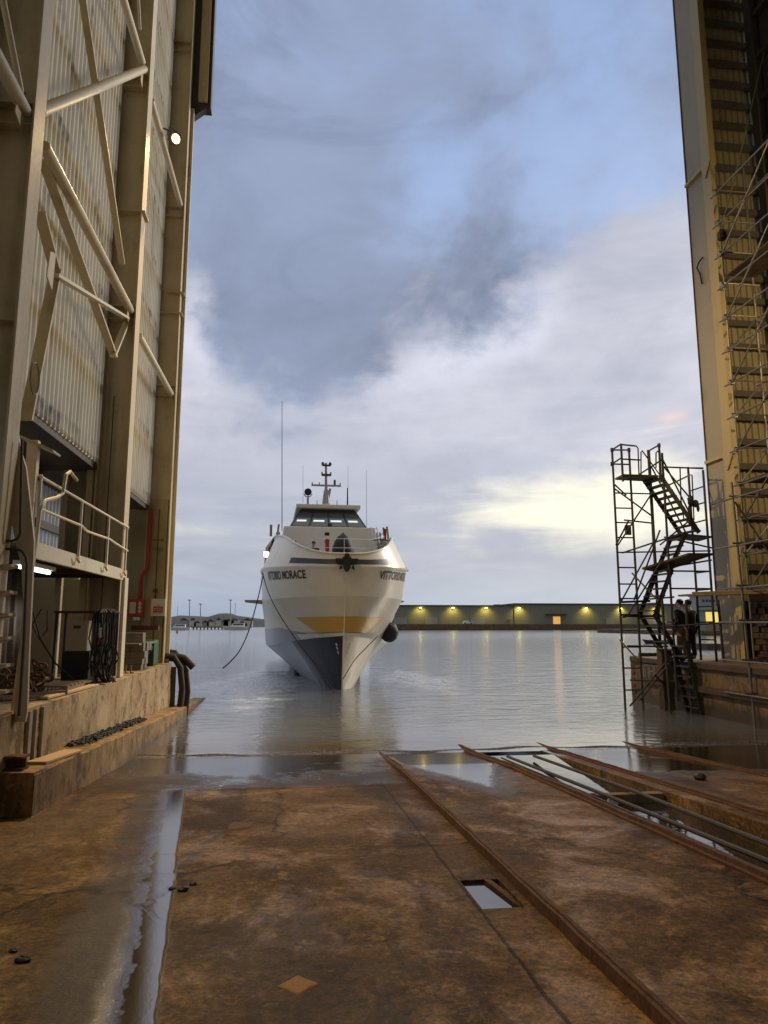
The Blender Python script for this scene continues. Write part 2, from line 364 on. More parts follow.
def slip_mat():
    m, nt, b = newmat('slipway_concrete'); v = coords(nt); x, y, z = xyz(nt, v)
    n0 = noise(nt, v, .33, 6, .6, .4); n1 = noise(nt, v, .95, 9, .68, .5); n2 = noise(nt, v, 3.3, 8, .70, .3)
    n3 = noise(nt, v, 9, 6, .72); fn = noise(nt, v, 42, 4, .7)
    lng = noise(nt, v, 1.1, 7, .66, .3, sc3=(1, .28, 1))
    c = mixc(nt, n0.sm(.36,.64), (.090,.054,.023), (.150,.094,.042))
    c = mixc(nt, n1.sm(.44,.66)*.75, c, (.225,.140,.062))
    c = mixc(nt, lng.sm(.50,.62)*.8, c, (.036,.019,.008))
    c = mixc(nt, n2.sm(.53,.62)*.6, c, (.034,.019,.008))
    c = mixc(nt, (n2*.5+n1*.5).sm(.545,.60)*.55, c, (.30,.195,.09))
    # bright scuffed patches and rust bleeding, mostly right of the first rail
    c = mixc(nt, noise(nt, v, 1.45, 8, .72, .9).sm(.56,.63)*x.sm(1.0,2.2)*.65, c, (.32,.19,.08))
    c = mixc(nt, noise(nt, v, .8, 8, .72, .8).sm(.64,.73)*.5, c, (.15,.070,.022))
    c = mixc(nt, n3.sm(.55,.62)*.6, c, (.026,.015,.007)); c = mixc(nt, n3.sm(.40,.34)*.5, c, (.27,.175,.08))
    f2 = noise(nt, v, 95, 3, .7); c = mixc(nt, fn.sm(.48,.62)*.5, c, (.022,.013,.006)); c = mixc(nt, f2.sm(.62,.70)*.55, c, (.30,.21,.11))
    gr = fn.sm(.38,.62)*.9 + .55; n4 = noise(nt, v, 19, 6, .72, .4); g1 = (n1.sm(.38,.62)*.36 + .82)*(n4.sm(.36,.64)*.75+.62); gg = gr*g1*(n3.sm(.40,.60)*.45+.78)
    c = mixc(nt, 1.0, c, comb(nt, gg*1.30, gg*1.18, gg*.86), 'MULTIPLY')
    # cracks
    wv = comb(nt, x + (n1-.5)*1.2 + (n2-.5)*.25, y*.75 + (n1-.5)*.9, 0.0)
    ck = voro(nt, wv, .34); crack = ck.sm(.010,.0035)*noise(nt, v, .6, 3, .5).sm(.42,.56)
    c = mixc(nt, crack*.75, c, (.014,.009,.006))
    # cast joints
    def line(q, at, w): return (q-at).abs().sm(w, w*.4)
    wob = (n2-.5)*.05
    jt = line(x+wob, 1.28, .014).mx(line(y+wob*1.5, 10.32, .03)*x.sm(1.35,1.2)).mx(line(x+wob, -1.25, .009)*y.sm(10.2,10.4)*0).mx(line(y+wob, 6.9, .008)*x.sm(1.2,1.1)*x.sm(-1.6,-1.4)*n1.sm(.45,.55))
    c = mixc(nt, jt*.85, c, (.016,.010,.006))
    # ---- water lying on the concrete
    e = (n1-.5)*1.0 + (n2-.5)*.45; e2 = (n2-.5)*.34 + (n3-.5)*.16 + (n1-.5)*.22
    cx = (y*-1.0+10.4)*.128 - 1.62; hw = (y*-1.0+10.4)*-.004 + .165
    strip = (x-cx-hw-.03+e2*.14).sm(.018,-.018)*(x-cx+hw*.55+e2*.55).sm(-.10,.08)*y.sm(10.6,10.45)
    strip_d = ((x-cx+.18).abs() - hw - .06 + e2*.9).sm(.14,-.06)*y.sm(10.6,10.45)
    apron = (y + e*.25 - 10.42).sm(-.02,.06)*x.sm(1.75,1.3)
    apron_p = (y*.16 + n1*1.1 + n2*.5 - (x+.6).abs()*.10 - 2.55).sm(-.07,.07)*apron
    p12 = ((x-2.6).abs() + e*.55 - (y-9.5)*.30).sm(.05,-.05)*x.sm(1.8,1.84)*x.sm(3.5,3.46)
    p34 = (y + e*.9 - 10.9 - (x-6.0)*-.05).sm(-.05,.05)*x.sm(5.18,5.24)
    edge = (y + e*.5 - 13.2).sm(-.4,.4)
    sprk = noise(nt, v, 17, 3, .6).sm(.70,.73)*(y+e*2.0-(x+1.2).abs()*1.0).sm(6.2,8.5)*x.sm(1.3,1.1)
    pud = strip.mx(apron_p).mx(p12).mx(p34*.96).mx(edge).mx(sprk*.8).clamp()
    damp = apron.mx(strip_d).mx(((x-2.6).abs() + e*.55 - (y-8.9)*.34).sm(.3,-.1)*x.sm(1.8,1.84)*.8).mx((y+e*1.0-10.2).sm(-.3,.3)*x.sm(5,5.2)*.8).mx(x.sm(-1.7,-2.7)*.35).clamp()
    blot = n1.sm(.50,.62)*.25
    c = mixc(nt, damp*.62, c, (.020,.014,.009)); c = mixc(nt, pud*.75, c, (.018,.014,.010))
    setin(nt, b, 'Base Color', c)
    rgh = (fn*.3 + .48 - blot - n3.sm(.5,.65)*.05); rgh = rgh*(damp*-.38+1.0); rgh = rgh*(pud*-1.0+1.0) + pud*(apron_p*.13 + strip*.03 + .05)
    setin(nt, b, 'Roughness', rgh); setin(nt, b, 'IOR', pud*.55 + 1.45); setin(nt, b, 'Specular IOR Level', pud*.75 + damp*.12 + .13 + n0.sm(.46,.60)*.16)
    hgt = (n3*.6 + fn*.55 + n2*.5 - crack*.8 - jt*1.2)*(pud*-.95+1.0)
    bump(nt, b, hgt, .55, .022); return m
M['slip'] = slip_mat()

def water_mat():
    m, nt, b = newmat('harbour_water'); v = coords(nt); x, y, z = xyz(nt, v)
    w1 = noise(nt, v, .42, 4, .55, .6, sc3=(1, 1.9, 1)); w2 = noise(nt, v, 1.7, 5, .6, .5, sc3=(1, 1.7, 1)); w3 = noise(nt, v, 6.0, 4, .6, .2)
    far = y.sm(30, 180)
    # turbulence left and right of the bow (wash from the hull) and a scum line along the shore
    ax = (x-1.75).abs(); wash = ((x+1.3).abs()*.30 + (y-31.0).abs()*.075 + (w1-.5)*1.0).sm(1.0,.25).mx(((x-5.6).abs()*.40 + (y-32.5).abs()*.09 + (w1-.5)*1.0).sm(1.0,.3)*.50)
    fo = noise(nt, v, 2.4, 8, .72, 1.2, sc3=(1, .8, 1))
    foam = (wash*fo.sm(.38,.56))*.95
    sx = (y - 14.42 + (noise(nt, v, .9, 4, .6)-.5)*.5).abs()
    scum = sx.sm(.32,.05)*noise(nt, v, 9, 7, .78).sm(.47,.66)*.45
    foam = foam.mx(scum).clamp()
    sh = y.sm(17.0,14.4)
    c = mixc(nt, foam, mixc(nt, sh, (.120,.130,.138), (.080,.064,.044)), (.68,.69,.68))
    setin(nt, b, 'Base Color', c); setin(nt, b, 'IOR', 1.62); setin(nt, b, 'Specular IOR Level', .95)
    setin(nt, b, 'Roughness', foam*.45 + far*.16 + .03)
    amp = (far*-.6 + 1.0)*((y-14.2).sm(0.0,5.0)*.75+.25)
    h = (w1*1.0 + w2*.42 + w3*.17 + wash*fo*.8)*amp
    bump(nt, b, h, .27, .22); return m
M['water'] = water_mat()

# ------------------------------------------------------------------ setting: water, slipway, hills
mb = MB(); ys = [14.0,14.6,16,20,30,60,150,400,1200,4200]; xs = [-3000,-600,-60,-3.2,4,11.4,80,600,3000]
nx = len(xs)
mb.add([(X,Y,0) for Y in ys for X in xs], [(j*nx+i,j*nx+i+1,(j+1)*nx+i+1,(j+1)*nx+i) for j in range(len(ys)-1) for i in range(nx-1)])
mb.build('water', M['water'], kind='structure')

HOLE = (1.30, 1.60, 5.05, 5.72)
TR0, TR1 = 3.58, 4.86           # pipe trench
UP = .07                        # the slab between the first two rails stands a little proud
def slip_sheet():
    mb = MB(); xs = [-9,-3.2,-1,HOLE[0],HOLE[1],1.74,2.6,3.5,TR0]; ys = [-14,-4,0,2,HOLE[2],HOLE[3],8,10,12,14,17,21,25,32]
    for i in range(len(xs)-1):
        for j in range(len(ys)-1):
            a, b_, c, d = xs[i], xs[i+1], ys[j], ys[j+1]
            if (a, c) == (HOLE[0], HOLE[2]): continue
            up = (lambda q: UP*max(0, min(1, (13.6-q)/2.5))) if 1.7 < a < 3.6 else (lambda q: 0)
            mb.add([(a,c,slz(c)+up(c)),(b_,c,slz(c)+up(c)),(b_,d,slz(d)+up(d)),(a,d,slz(d)+up(d))], [(0,1,2,3)])
    for c_, d_ in zip(ys, ys[1:]): mb.add([(1.74,c_,slz(c_)+(UP if c_ < 13 else 0)),(1.74,d_,slz(d_)+(UP if d_ < 13 else 0)),(1.74,d_,slz(d_)),(1.74,c_,slz(c_))], [(0,1,2,3)])
    xs = [TR1, 5.6, 7, 9, 11.6, 18]
    for i in range(len(xs)-1):
        for j in range(len(ys)-1):
            a, b_, c, d = xs[i], xs[i+1], ys[j], ys[j+1]
            mb.add([(a,c,slz(c)),(b_,c,slz(c)),(b_,d,slz(d)),(a,d,slz(d))], [(0,1,2,3)])
    D = .30
    for j in range(len(ys)-1):
        c, d = ys[j], ys[j+1]
        mb.add([(TR0,c,slz(c)-D),(TR1,c,slz(c)-D),(TR1,d,slz(d)-D),(TR0,d,slz(d)-D)], [(0,1,2,3)])
        for X in (TR0, TR1): mb.add([(X,c,slz(c)+(UP if X == TR0 and c < 12 else 0)),(X,d,slz(d)+(UP if X == TR0 and d < 12.1 else 0)),(X,d,slz(d)-D),(X,c,slz(c)-D)], [(0,1,2,3)])
    # the broken-out hole beside the rail
    x0,x1,y0,y1 = HOLE; p = [(x0,y0),(x1,y0),(x1,y1),(x0,y1)]
    for k in range(4):
        q, r = p[k], p[(k+1)%4]
        mb.add([(*q,slz(q[1])),(*r,slz(r[1])),(*r,slz(r[1])-.3),(*q,slz(q[1])-.3)], [(0,1,2,3)])
    mb.add([(*q, slz(5.4)-.3) for q in p], [(0,1,2,3)])
    return mb.build('slipway', M['slip'], kind='structure')
slip_sheet()
m, nt, b = newmat('standing_water'); setin(nt,b,'Base Color',(.03,.025,.02)); setin(nt,b,'Roughness',.04); setin(nt,b,'Specular IOR Level',1.0); setin(nt,b,'IOR',1.6)
bump(nt, b, noise(nt, coords(nt), 3, 3, .5), .12, .02); M['pool'] = m
mb = MB(); z = slz(5.72)-.022
mb.add([(1.305,5.055,z),(1.52,5.055,z),(1.58,5.30,z),(1.595,5.715,z),(1.305,5.715,z)], [(0,1,2,3,4)]); mb.build('water', M['pool'], kind='structure')
# water standing in the pipe trench: two pools at different levels
mb = MB()
def pool(pts, z): mb.add([(px,py,z) for px,py in pts], [tuple(range(len(pts)))])
z = .045; pool([(TR0+.01,9.1),(TR1-.01,9.1),(TR1-.01,13.35),(TR0+.01,13.35)], z)
z = slz(7.9)-.215; pool([(TR0+.01,6.3),(TR1-.01,6.3),(TR1-.01,9.2),(TR0+.01,9.2)], z)
mb.build('water', M['pool'], kind='structure')

# gentle swash lip along the water's edge
mb = MB(); vs = []; n = 90
for i in range(n+1):
    X = -3.0 + 14.4*i/n; Y = 14.35 + .10*math.sin(X*1.7)+.07*math.sin(X*4.1+1)
    hgt = .014 + .008*math.sin(X*3.3)
    for dy, h in ((-.10,-.02),(-.03,hgt),(.04,hgt*.8),(.16,-.01)): vs.append((X, Y+dy, h))
mb.add(vs, [(i*4+k,(i+1)*4+k,(i+1)*4+k+1,i*4+k+1) for i in range(n) for k in range(3)])
m, nt, b = newmat('swash'); v = coords(nt); fo = noise(nt, v, 13, 8, .8, .8)
setin(nt,b,'Base Color',mixc(nt, fo.sm(.50,.72), (.030,.022,.014), (.26,.24,.20))); setin(nt,b,'Roughness',fo.sm(.45,.6)*.4+.06); bump(nt,b,fo,.6,.04)
mb.build('water', m, smooth=True, kind='structure')

# far shore
hm = weathered('far_hill', (.055,.060,.055), (.028,.030,.028), .5, .95, scale=.03, streak=False)
def hill(pts, Y, depth, name='hill'):
    mb = MB(); top = [atY(px, py, Y) for px, py in pts]; rows = []
    for k, (dy, f) in enumerate(((-40,0),(0,.72),(depth*.4,1),(depth,.6))):
        rows.append([(p.x*(1+dy/Y), p.y+dy, p.z*f*(1+.0*k) if k else -1) for p in top])
    n = len(top); vs = [p for r in rows for p in r]
    mb.add(vs, [(k*n+i,k*n+i+1,(k+1)*n+i+1,(k+1)*n+i) for k in range(3) for i in range(n-1)])
    return mb.build(name, hm, smooth=True, kind='structure')
hill([(120,617),(172,616),(180,614.5),(200,615.5),(208,616),(214,614),(219,612.5),(226,612),(232,612.5),(238,615),(246,616),(252,617),(262,618.5),(300,619.5),(360,621)], 620, 160)
hill([(640,622),(700,618),(760,614),(900,611),(1200,613),(1700,620)], 900, 200)
# ------------------------------------------------------------------ quay walls and kerb
XL, XR = -3.3, 11.15
def bumpy_wall(mb, x, y0, y1, z0, z1, back, ny=40, nz=6, sgn=1, am=.012):
    """slightly uneven wall face in the plane X=x, with a flat top running to X=back"""
    rnd = random.Random(3); vs = []
    for j in range(nz+1):
        for i in range(ny+1):
            o = 0 if j == nz else rnd.uniform(-am, am)
            tz = z0+(z1-z0)*j/nz + (rnd.uniform(-.02,.005) if j == nz else 0)
            vs.append((x+sgn*o, y0+(y1-y0)*i/ny, tz))
    mb.add(vs, [(j*(ny+1)+i,j*(ny+1)+i+1,(j+1)*(ny+1)+i+1,(j+1)*(ny+1)+i) for j in range(nz) for i in range(ny)])
    t = [vs[nz*(ny+1)+i] for i in range(ny+1)]
    mb.add(t+[(back, p[1], z1) for p in t], [(i,i+1,ny+2+i,ny+1+i) for i in range(ny)])
    e = [vs[j*(ny+1)+ny] for j in range(nz+1)]
    mb.add(e+[(back, y1, p[2]) for p in e], [(i,i+1,nz+2+i,nz+1+i) for i in range(nz)])
mb = MB(); bumpy_wall(mb, XL, -6, 20.3, -1.2, 1.41, -40)
qL = thing('quay_wall', 'stained tan concrete quay wall on the left carrying the shed side', 'quay wall', (XL, 8, 0))
mb.build('wall', M['quay'], qL)
mb = MB()
for (a, c, w) in ((24, .13, .06), (34, .10, .05), (43, .10, .05)):       # steel guard strips set in its near corner
    pass
for Y, w in ((9.62,.10),(9.86,.05),(10.12,.08)): mb.box(XL+.012, XL+.05, Y, Y+w, .72, 1.38)
mb.build('guard_strip', M['grey_paint'], qL)
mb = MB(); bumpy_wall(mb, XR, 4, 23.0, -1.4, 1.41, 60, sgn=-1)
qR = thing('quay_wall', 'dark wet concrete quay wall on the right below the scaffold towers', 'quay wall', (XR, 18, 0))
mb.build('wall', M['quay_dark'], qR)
mb = MB(); mb.box(XR-.16, XR-.012, 6, 22.0, .62, .78); mb.box(XR-.12, XR-.012, 6, 22.8, 1.25, 1.40); mb.build('rubbing_beam', M['dark_wood'], qR, bevel=.015)
# depth marks on the outer edge and a worn notice board
for k in range(6):
    mb = MB(); z = 1.22-.2*k; mb.box(XR-.03, XR-.006, 22.70, 22.92, z, z+.10); mb.build('depth_mark', M['dull_red'], qR)
def text_mesh(txt, size, m, name, parent, fn, bold=0.0, ext=0):
    """lettering turned into a mesh; fn maps (x, y) of the flat text to a point in space"""
    cu = bpy.data.curves.new(name, 'FONT'); cu.body = txt; cu.size = size; cu.offset = bold; cu.align_x = 'LEFT'; cu.resolution_u = 3
    t = bpy.data.objects.new('lettering_tmp', cu); COL.objects.link(t); dg = bpy.context.evaluated_depsgraph_get(); dg.update()
    me = bpy.data.meshes.new_from_object(t.evaluated_get(dg)); bpy.data.objects.remove(t); bpy.data.curves.remove(cu)
    bm = bmesh.new(); bm.from_mesh(me); bmesh.ops.triangulate(bm, faces=bm.faces)
    for _ in range(2): bmesh.ops.subdivide_edges(bm, edges=[e for e in bm.edges if e.calc_length() > size*.3], cuts=1); bmesh.ops.triangulate(bm, faces=bm.faces)
    off = root_loc(parent)
    for vv in bm.verts: vv.co = Vector(fn(vv.co.x, vv.co.y)) - off
    bm.to_mesh(me); bm.free(); me.name = name; me.materials.clear(); me.materials.append(m)
    o = bpy.data.objects.new(name, me); COL.objects.link(o); o.parent = parent; return o
sg = thing('notice_board', 'worn board with tall pale strokes on dark quay end', 'sign', (XR-.03, 21.6, .9))
mb = MB(); mb.box(XR-.045, XR-.008, 21.0, 22.1, .72, 1.22); mb.build('board', M['dark_wood'], sg)
mb = MB()
for (y0,y1,z0,z1) in ((21.02,21.08,.74,1.2),(21.26,21.30,.74,1.2),(21.34,21.38,.74,1.2),(21.58,21.62,.74,1.2),(21.66,21.70,.74,1.2),(21.86,21.90,.74,1.2),(21.98,22.04,.74,1.2),(21.10,21.28,1.16,1.2),(21.40,21.56,.98,1.02),(21.72,21.86,1.16,1.2),(21.40,21.56,1.16,1.2)):
    mb.box(XR-.056, XR-.0455, y0, y1, z0, z1)
mb.build('lettering', M['grey_wood'], sg)

# low kerb that runs down into the water
KX = -2.9
def kz(Y): return .79 - .0475*(Y-8.83)
mb = MB(); rnd = random.Random(5); ny = 46; vs = []
for i in range(ny+1):
    Y = 8.85 + 16.2*i/ny; w = rnd.uniform(-.014,.014); t = kz(Y)
    vs += [(KX+w, Y, -1.4), (KX+w, Y, t*.5-.3), (KX+w+rnd.uniform(-.012,.012), Y, t-.03), (KX-.03+rnd.uniform(-.012,.012), Y, t+rnd.uniform(-.008,.004)), (XL-.01, Y, t+rnd.uniform(-.01,.01))]
mb.add(vs, [(i*5+k,(i+1)*5+k,(i+1)*5+k+1,i*5+k+1) for i in range(ny) for k in range(4)])
mb.add([(KX,8.85,.2),(KX,8.85,kz(8.85)),(-4.6,8.85,kz(8.85)),(-4.6,8.85,.2)], [(0,1,2,3)])
mb.add([(KX,8.85,kz(8.85)),(XL,8.85,kz(8.85)),(XL,9.3,kz(9.3)),(KX,9.3,kz(9.3))], [(0,1,2,3)])
mb.add([(-4.6,8.85,kz(8.85)-.001),(XL,8.85,kz(8.85)-.001),(XL,9.6,kz(9.6)-.001),(-4.6,9.6,kz(9.6)-.001)], [(0,1,2,3)])
kb = mb.build('kerb', M['kerb']); tag(kb, 'long low ochre concrete kerb sloping down into the water along the left', 'kerb')

# ------------------------------------------------------------------ left side of the hall
hl = thing('hall_wall', 'tall cream steel-framed shed side on the left with corrugated cladding', 'shed wall', (-3.8, 15, 1.41))
FX, WX, PX = -3.5, -4.05, -4.02
def hcol(y_far, fw, z0, z1, x_in, x_out, m, parent, name='column', sgn=-1, tf=.03):
    """H-section column: inner flange faces the slip, web across"""
    mb = MB(); yc = y_far-fw/2; s = sgn
    xa, xb = sorted((x_in, x_in+s*tf)); mb.box(xa, xb, y_far-fw, y_far, z0, z1)
    xa, xb = sorted((x_in+s*tf, x_out-s*tf)); mb.box(xa, xb, yc-.012, yc+.012, z0, z1)
    xa, xb = sorted((x_out-s*tf, x_out)); mb.box(xa, xb, y_far-fw, y_far, z0, z1)
    return mb.build(name, m, parent)
TOP = 26
for yf, fw in ((3.2,.4),(9.22,.36),(15.32,.40),(20.42,.30)):
    c = hcol(yf, fw, 1.41, TOP, FX, -4.12, M['cream'], hl)
    mb = MB(); yc = yf-fw/2
    for z in (9.06, 14.62, 20.2): mb.box(FX-.58, FX-.032, yf-fw+.004, yc-.014, z-.16, z-.145); mb.box(FX-.58, FX-.032, yf-fw+.004, yc-.014, z+.14, z+.155)
    mb.box(FX-.56, FX+.07, yf-fw-.02, yf+.02, 11.4, 11.43) if yf > 10 else mb.box(FX-.6, FX-.04, yf-fw+.01, yc-.014, 6.2, 6.215)
    if yf > 20: mb.box(FX-.4, FX+.1, yf-.3, yf+.06, 12.05, 12.08)
    mb.build('stiffener', M['cream'], hl)
# white-edged door guide at the outer corner
mb = MB(); mb.box(-3.52, -3.40, 20.43, 20.52, 1.41, 18.3); mb.build('door_guide', M['cream_lit'], hl)
mb = MB(); mb.box(-3.55, -2.92, 20.54, 20.9, 18.45, TOP)
mb.prism([(-3.55,20.54,18.449),(-3.05,20.54,18.449),(-3.55,20.54,18.0)], (0,.25,0))
mb.build('door_header', M['dark_steel'], hl)
mb = MB(); mb.box(-3.30,-3.02,20.46,20.537,18.6,TOP); mb.build('door_track', M['cream'], hl)
# cladding
for (y0, y1, z0) in ((-4, 2.8, 5.7), (3.22, 8.85, 5.7), (9.24, 14.9, 5.7), (15.34, 20.1, 5.7)):
    mb = corr(MB(), (PX-.06, y0), (PX-.06, y1), z0, TOP, (1, 0), .2, .04, lined=False); mb.build('cladding_panel', M['panel'], hl)
    mb = MB(); mb.box(PX-.35, PX-.075, y0, y1, z0-.12, z0+.10); mb.build('sill_beam', M['dark_steel'], hl)
mb = MB()
for k in range(12): z = 7.2+1.62*k; mb.box(PX-.30, PX-.08, -4, 20.1, z, z+.16)
mb.build('girt', M['cream'], hl)
# struts and diagonals between the inner flanges (all of them tubes or flats in the bracing plane)
def member(p, q, r, m, flat=False, name='brace'):
    mb = MB(); mb.bar(p, q, .05, r*2, (1,0,0)) if flat else mb.tube(p, q, r, 12); return mb.build(name, m, hl, smooth=not flat)
BX = -3.62
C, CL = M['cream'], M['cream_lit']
def mpx(a, b_, r, m, flat=False, name='brace', X=BX): return member(atX(*a, X), atX(*b_, X), r, m, flat, name)
mpx((44,146),(131,312), .085, C, name='strut'); mpx((40,111),(144,69), .085, CL)
mpx((120,-12),(142,62), .08, CL, name='strut'); mpx((151,100),(181,207), .075, CL, name='strut'); mpx((139,336),(173,397), .075, CL, name='strut')
member((BX,3.2,9.06),(BX,8.9,9.08), .085, CL, name='strut'); mpx((2,-5),(21,92), .04, CL)
mpx((79,-25),(122,264), .06, C, True, X=BX-.15); mpx((43,160),(114,357), .075, C, True, X=BX-.12); mpx((113,356),(131,311), .06, CL, True, X=BX-.08)
mpx((40,212),(56,274), .08, C, True, X=BX-.15); mpx((56,270),(26,420), .085, C, True, X=BX-.13); mpx((55,275),(128,319), .06, CL, True, X=BX-.05)
mpx((138,-10),(140,30), .03, CL)
mb = MB()
for (yn, zn) in ((14.95,9.06),(14.92,14.62),(8.85,9.06),(10.34,7.6)):
    mb.prism([(BX-.02,yn-.26,zn-.2),(BX-.02,yn-.02,zn-.3),(BX-.02,yn+.02,zn+.3),(BX-.02,yn-.2,zn+.22)], (.015,0,0))
mb.build('gusset', C, hl)
mb = MB(); mb.tube((-3.98,14.98,1.5),(-3.98,14.98,9.0),.016,6); mb.build('conduit', M['grey_paint'], hl, smooth=True); mb = MB(); mb.tube((-3.86,14.98,1.5),(-3.86,14.98,7.2),.012,6); mb.build('conduit', M['dark_steel'], hl, smooth=True)
# cable loop tied to the near brace
mb = MB(); pts = [(BX+.06, 9.75+.16*math.sin(a)*1.0, 5.75+.22*math.cos(a)) for a in [k*.45 for k in range(15)]]; mb.path(pts, .012, 6); mb.build('cable_loop', M['grey_wood'], hl, smooth=True)
# ---- lower storey: recess with soffit, inner wall, end wall
mb = corr(MB(), (-4.1, 9.3), (-4.1, 15.2), 0, 3.2, (1,0), .3, .06)
sv = [(-4.12 - (p.z), p.y, 5.62 + (p.x+4.1)) for p in mb.v]; mb.v = [Vector(p) for p in sv]; mb.build('soffit', M['dark_wall'], hl)
mb = corr(MB(), (-5.3, 11.0), (-5.3, 16.9), 3.6, 5.6, (1,0), .22, .05, lined=False); mb.build('inner_cladding', M['inner_panel'], hl)
mb = MB(); mb.box(-5.24, -5.16, 12.4, 17, 4.40, 4.56); mb.box(-5.30,-5.16,12.0,17.2,5.35,5.6); mb.build('cladding_rail', M['dark_steel'], hl)
mb = MB(); mb.box(-7.1, -7.0, -6, 20.3, 1.41, 3.5); mb.build('back_wall', M['dark_wall'], hl)
mb = MB(); mb.box(-7.0, -3.56, 20.14, 20.24, 1.412, 5.9); mb.build('end_wall', M['ochre_wall'], hl)
mb = MB(); mb.box(-4.80, -4.2, 15.2, 15.26, 3.62, 5.6); mb.box(-5.6,-4.2,15.9,16.0,1.42,3.4); mb.build('partition', M['ochre_wall'], hl)
mb = MB(); mb.box(-7.0,-4.15,15.35,20.1,5.6,5.68); mb.build('soffit', M['dark_wall'], hl)
for (yy, xx) in ((15.0,-4.72),(14.9,-4.22),(17.1,-5.0)):
    mb = MB(); mb.box(xx-.06, xx+.06, yy, yy+.12, 1.41, 5.6); mb.build('post', M['cream'], hl)
mb = MB(); mb.path([(-4.0,20.05,5.6),(-4.0,20.05,4.1),(-4.02,20.05,3.95),(-4.16,20.05,3.75),(-4.18,20.05,3.6),(-4.18,20.05,3.1)], .045, 8); mb.build('red_pipe', M['red'], hl, smooth=True)
mb = MB(); mb.tube((-3.78,20.08,1.5),(-3.78,20.08,5.6),.014,6); mb.tube((-3.9,20.06,4.75),(-3.62,20.06,4.75),.02,6); mb.box(-3.84,-3.72,20.04,20.1,3.3,3.4); mb.build('conduit', M['dark_steel'], hl)
mb = MB(); mb.box(-4.6, -3.98, 8.9, 9.5, 1.41, 3.4); mb.build('side_panel', M['offwhite'], hl)
# ---- mezzanine landing
mz = thing('mezzanine', 'cream steel mezzanine landing with tubular railing on the left shed side', 'mezzanine', (-3.5, 12.5, 3.5))
mb = MB(); mb.box(-3.54,-3.48,9.95,15.34,3.34,3.56); mb.box(-3.62,-3.541,9.95,15.3,3.54,3.56); mb.build('edge_beam', M['cream_lit'], mz)
mb = MB(); mb.box(-5.3,-3.56,9.95,15.1,3.50,3.535); mb.build('deck', M['dark_wall'], mz)
for k in range(4): mb = MB(); y = 10.6+1.25*k; mb.box(-5.3,-3.56,y,y+.08,3.34,3.49); mb.build('joist', M['dark_steel'], mz)
tb = lambda *pts, r=.022, m=CL, n='rail': MB().path(pts, r, 8).build(n, m, mz, smooth=True)
RX = -3.45
tb((RX,9.95,4.43),(RX,15.1,4.43)); tb((RX,10.0,4.0),(RX,11.9,4.03),(RX,12.2,3.98),(RX,13.7,4.02),(RX,14.0,4.0),(RX,15.15,3.95))
for y in (11.85, 13.55, 15.0):
    tb((RX,y,4.43),(RX,y,3.52),(RX+.03,y-.02,3.44),(RX+.05,y-.12,3.43),(RX+.03,y-.2,3.5), n='post')
tb((RX,9.95,3.5),(RX,9.95,4.38),(RX,9.98,4.45),(-3.9,9.98,4.48),(-4.4,9.98,4.48), n='post')
tb((-3.36,9.45,2.1),(-3.36,9.6,3.0),(-3.36,9.75,3.95),(-3.36,9.9,4.1),(-3.36,10.35,4.22),(-3.36,10.6,4.33),(-3.36,10.68,4.62),(-3.36,10.85,4.70),(-3.36,11.2,4.64), r=.026, m=C, n='grab_rail')
tb((-3.36,9.45,2.1),(-3.38,9.40,1.42), r=.026, m=C, n='grab_rail')
mb = MB(); mb.box(-3.52,-3.44,15.06,15.34,1.41,3.40); mb.build('leg', CL, mz)
# ---- access stair beside the landing
st = thing('access_stair', 'cream steel ship-ladder stair with plate stringer and open treads at left edge', 'stair', (-3.3, 9.2, 1.3))
P = [(26,468),(34,541),(31.5,598),(29,650),(27,712),(25,722),(13,722),(16,690),(20,640),(23,600),(21,565),(16,545),(12,525),(8,525),(6,470),(0,440),(-14,400),(-20,330),(3,330),(9,372),(16,425),(22,455)]
mb = MB(); mb.prism([atY(px,py,9.25) for px,py in P], (0,.05,0)); mb.build('stringer', M['cream'], st)
for k, py in enumerate((566,592,614,637,664,690)):
    p = atY(19-1.1*k, py, 9.2); mb = MB()
    mb.prism([(p.x-.02,9.0,p.z+.01),(p.x-.9,9.0,p.z-.02),(p.x-.9,9.0,p.z-.12),(p.x-.25,9.0,p.z-.075),(p.x-.02,9.0,p.z-.025)], (0,.24,0)); mb.build('tread', M['cream'], st)
a = [atY(x,y,9.1) for x,y in ((-6,540),(12,541),(17,539),(20,534),(20.5,525),(22,440))]; b2 = [atY(x,y,9.1) for x,y in ((-6,549),(16,549),(22,551),(26,557),(27,565),(24,640),(19,716))]
MB().path(a,.018,8).build('handrail', M['dark_steel'], st, smooth=True); MB().path(b2,.018,8).build('handrail', M['dark_steel'], st, smooth=True)
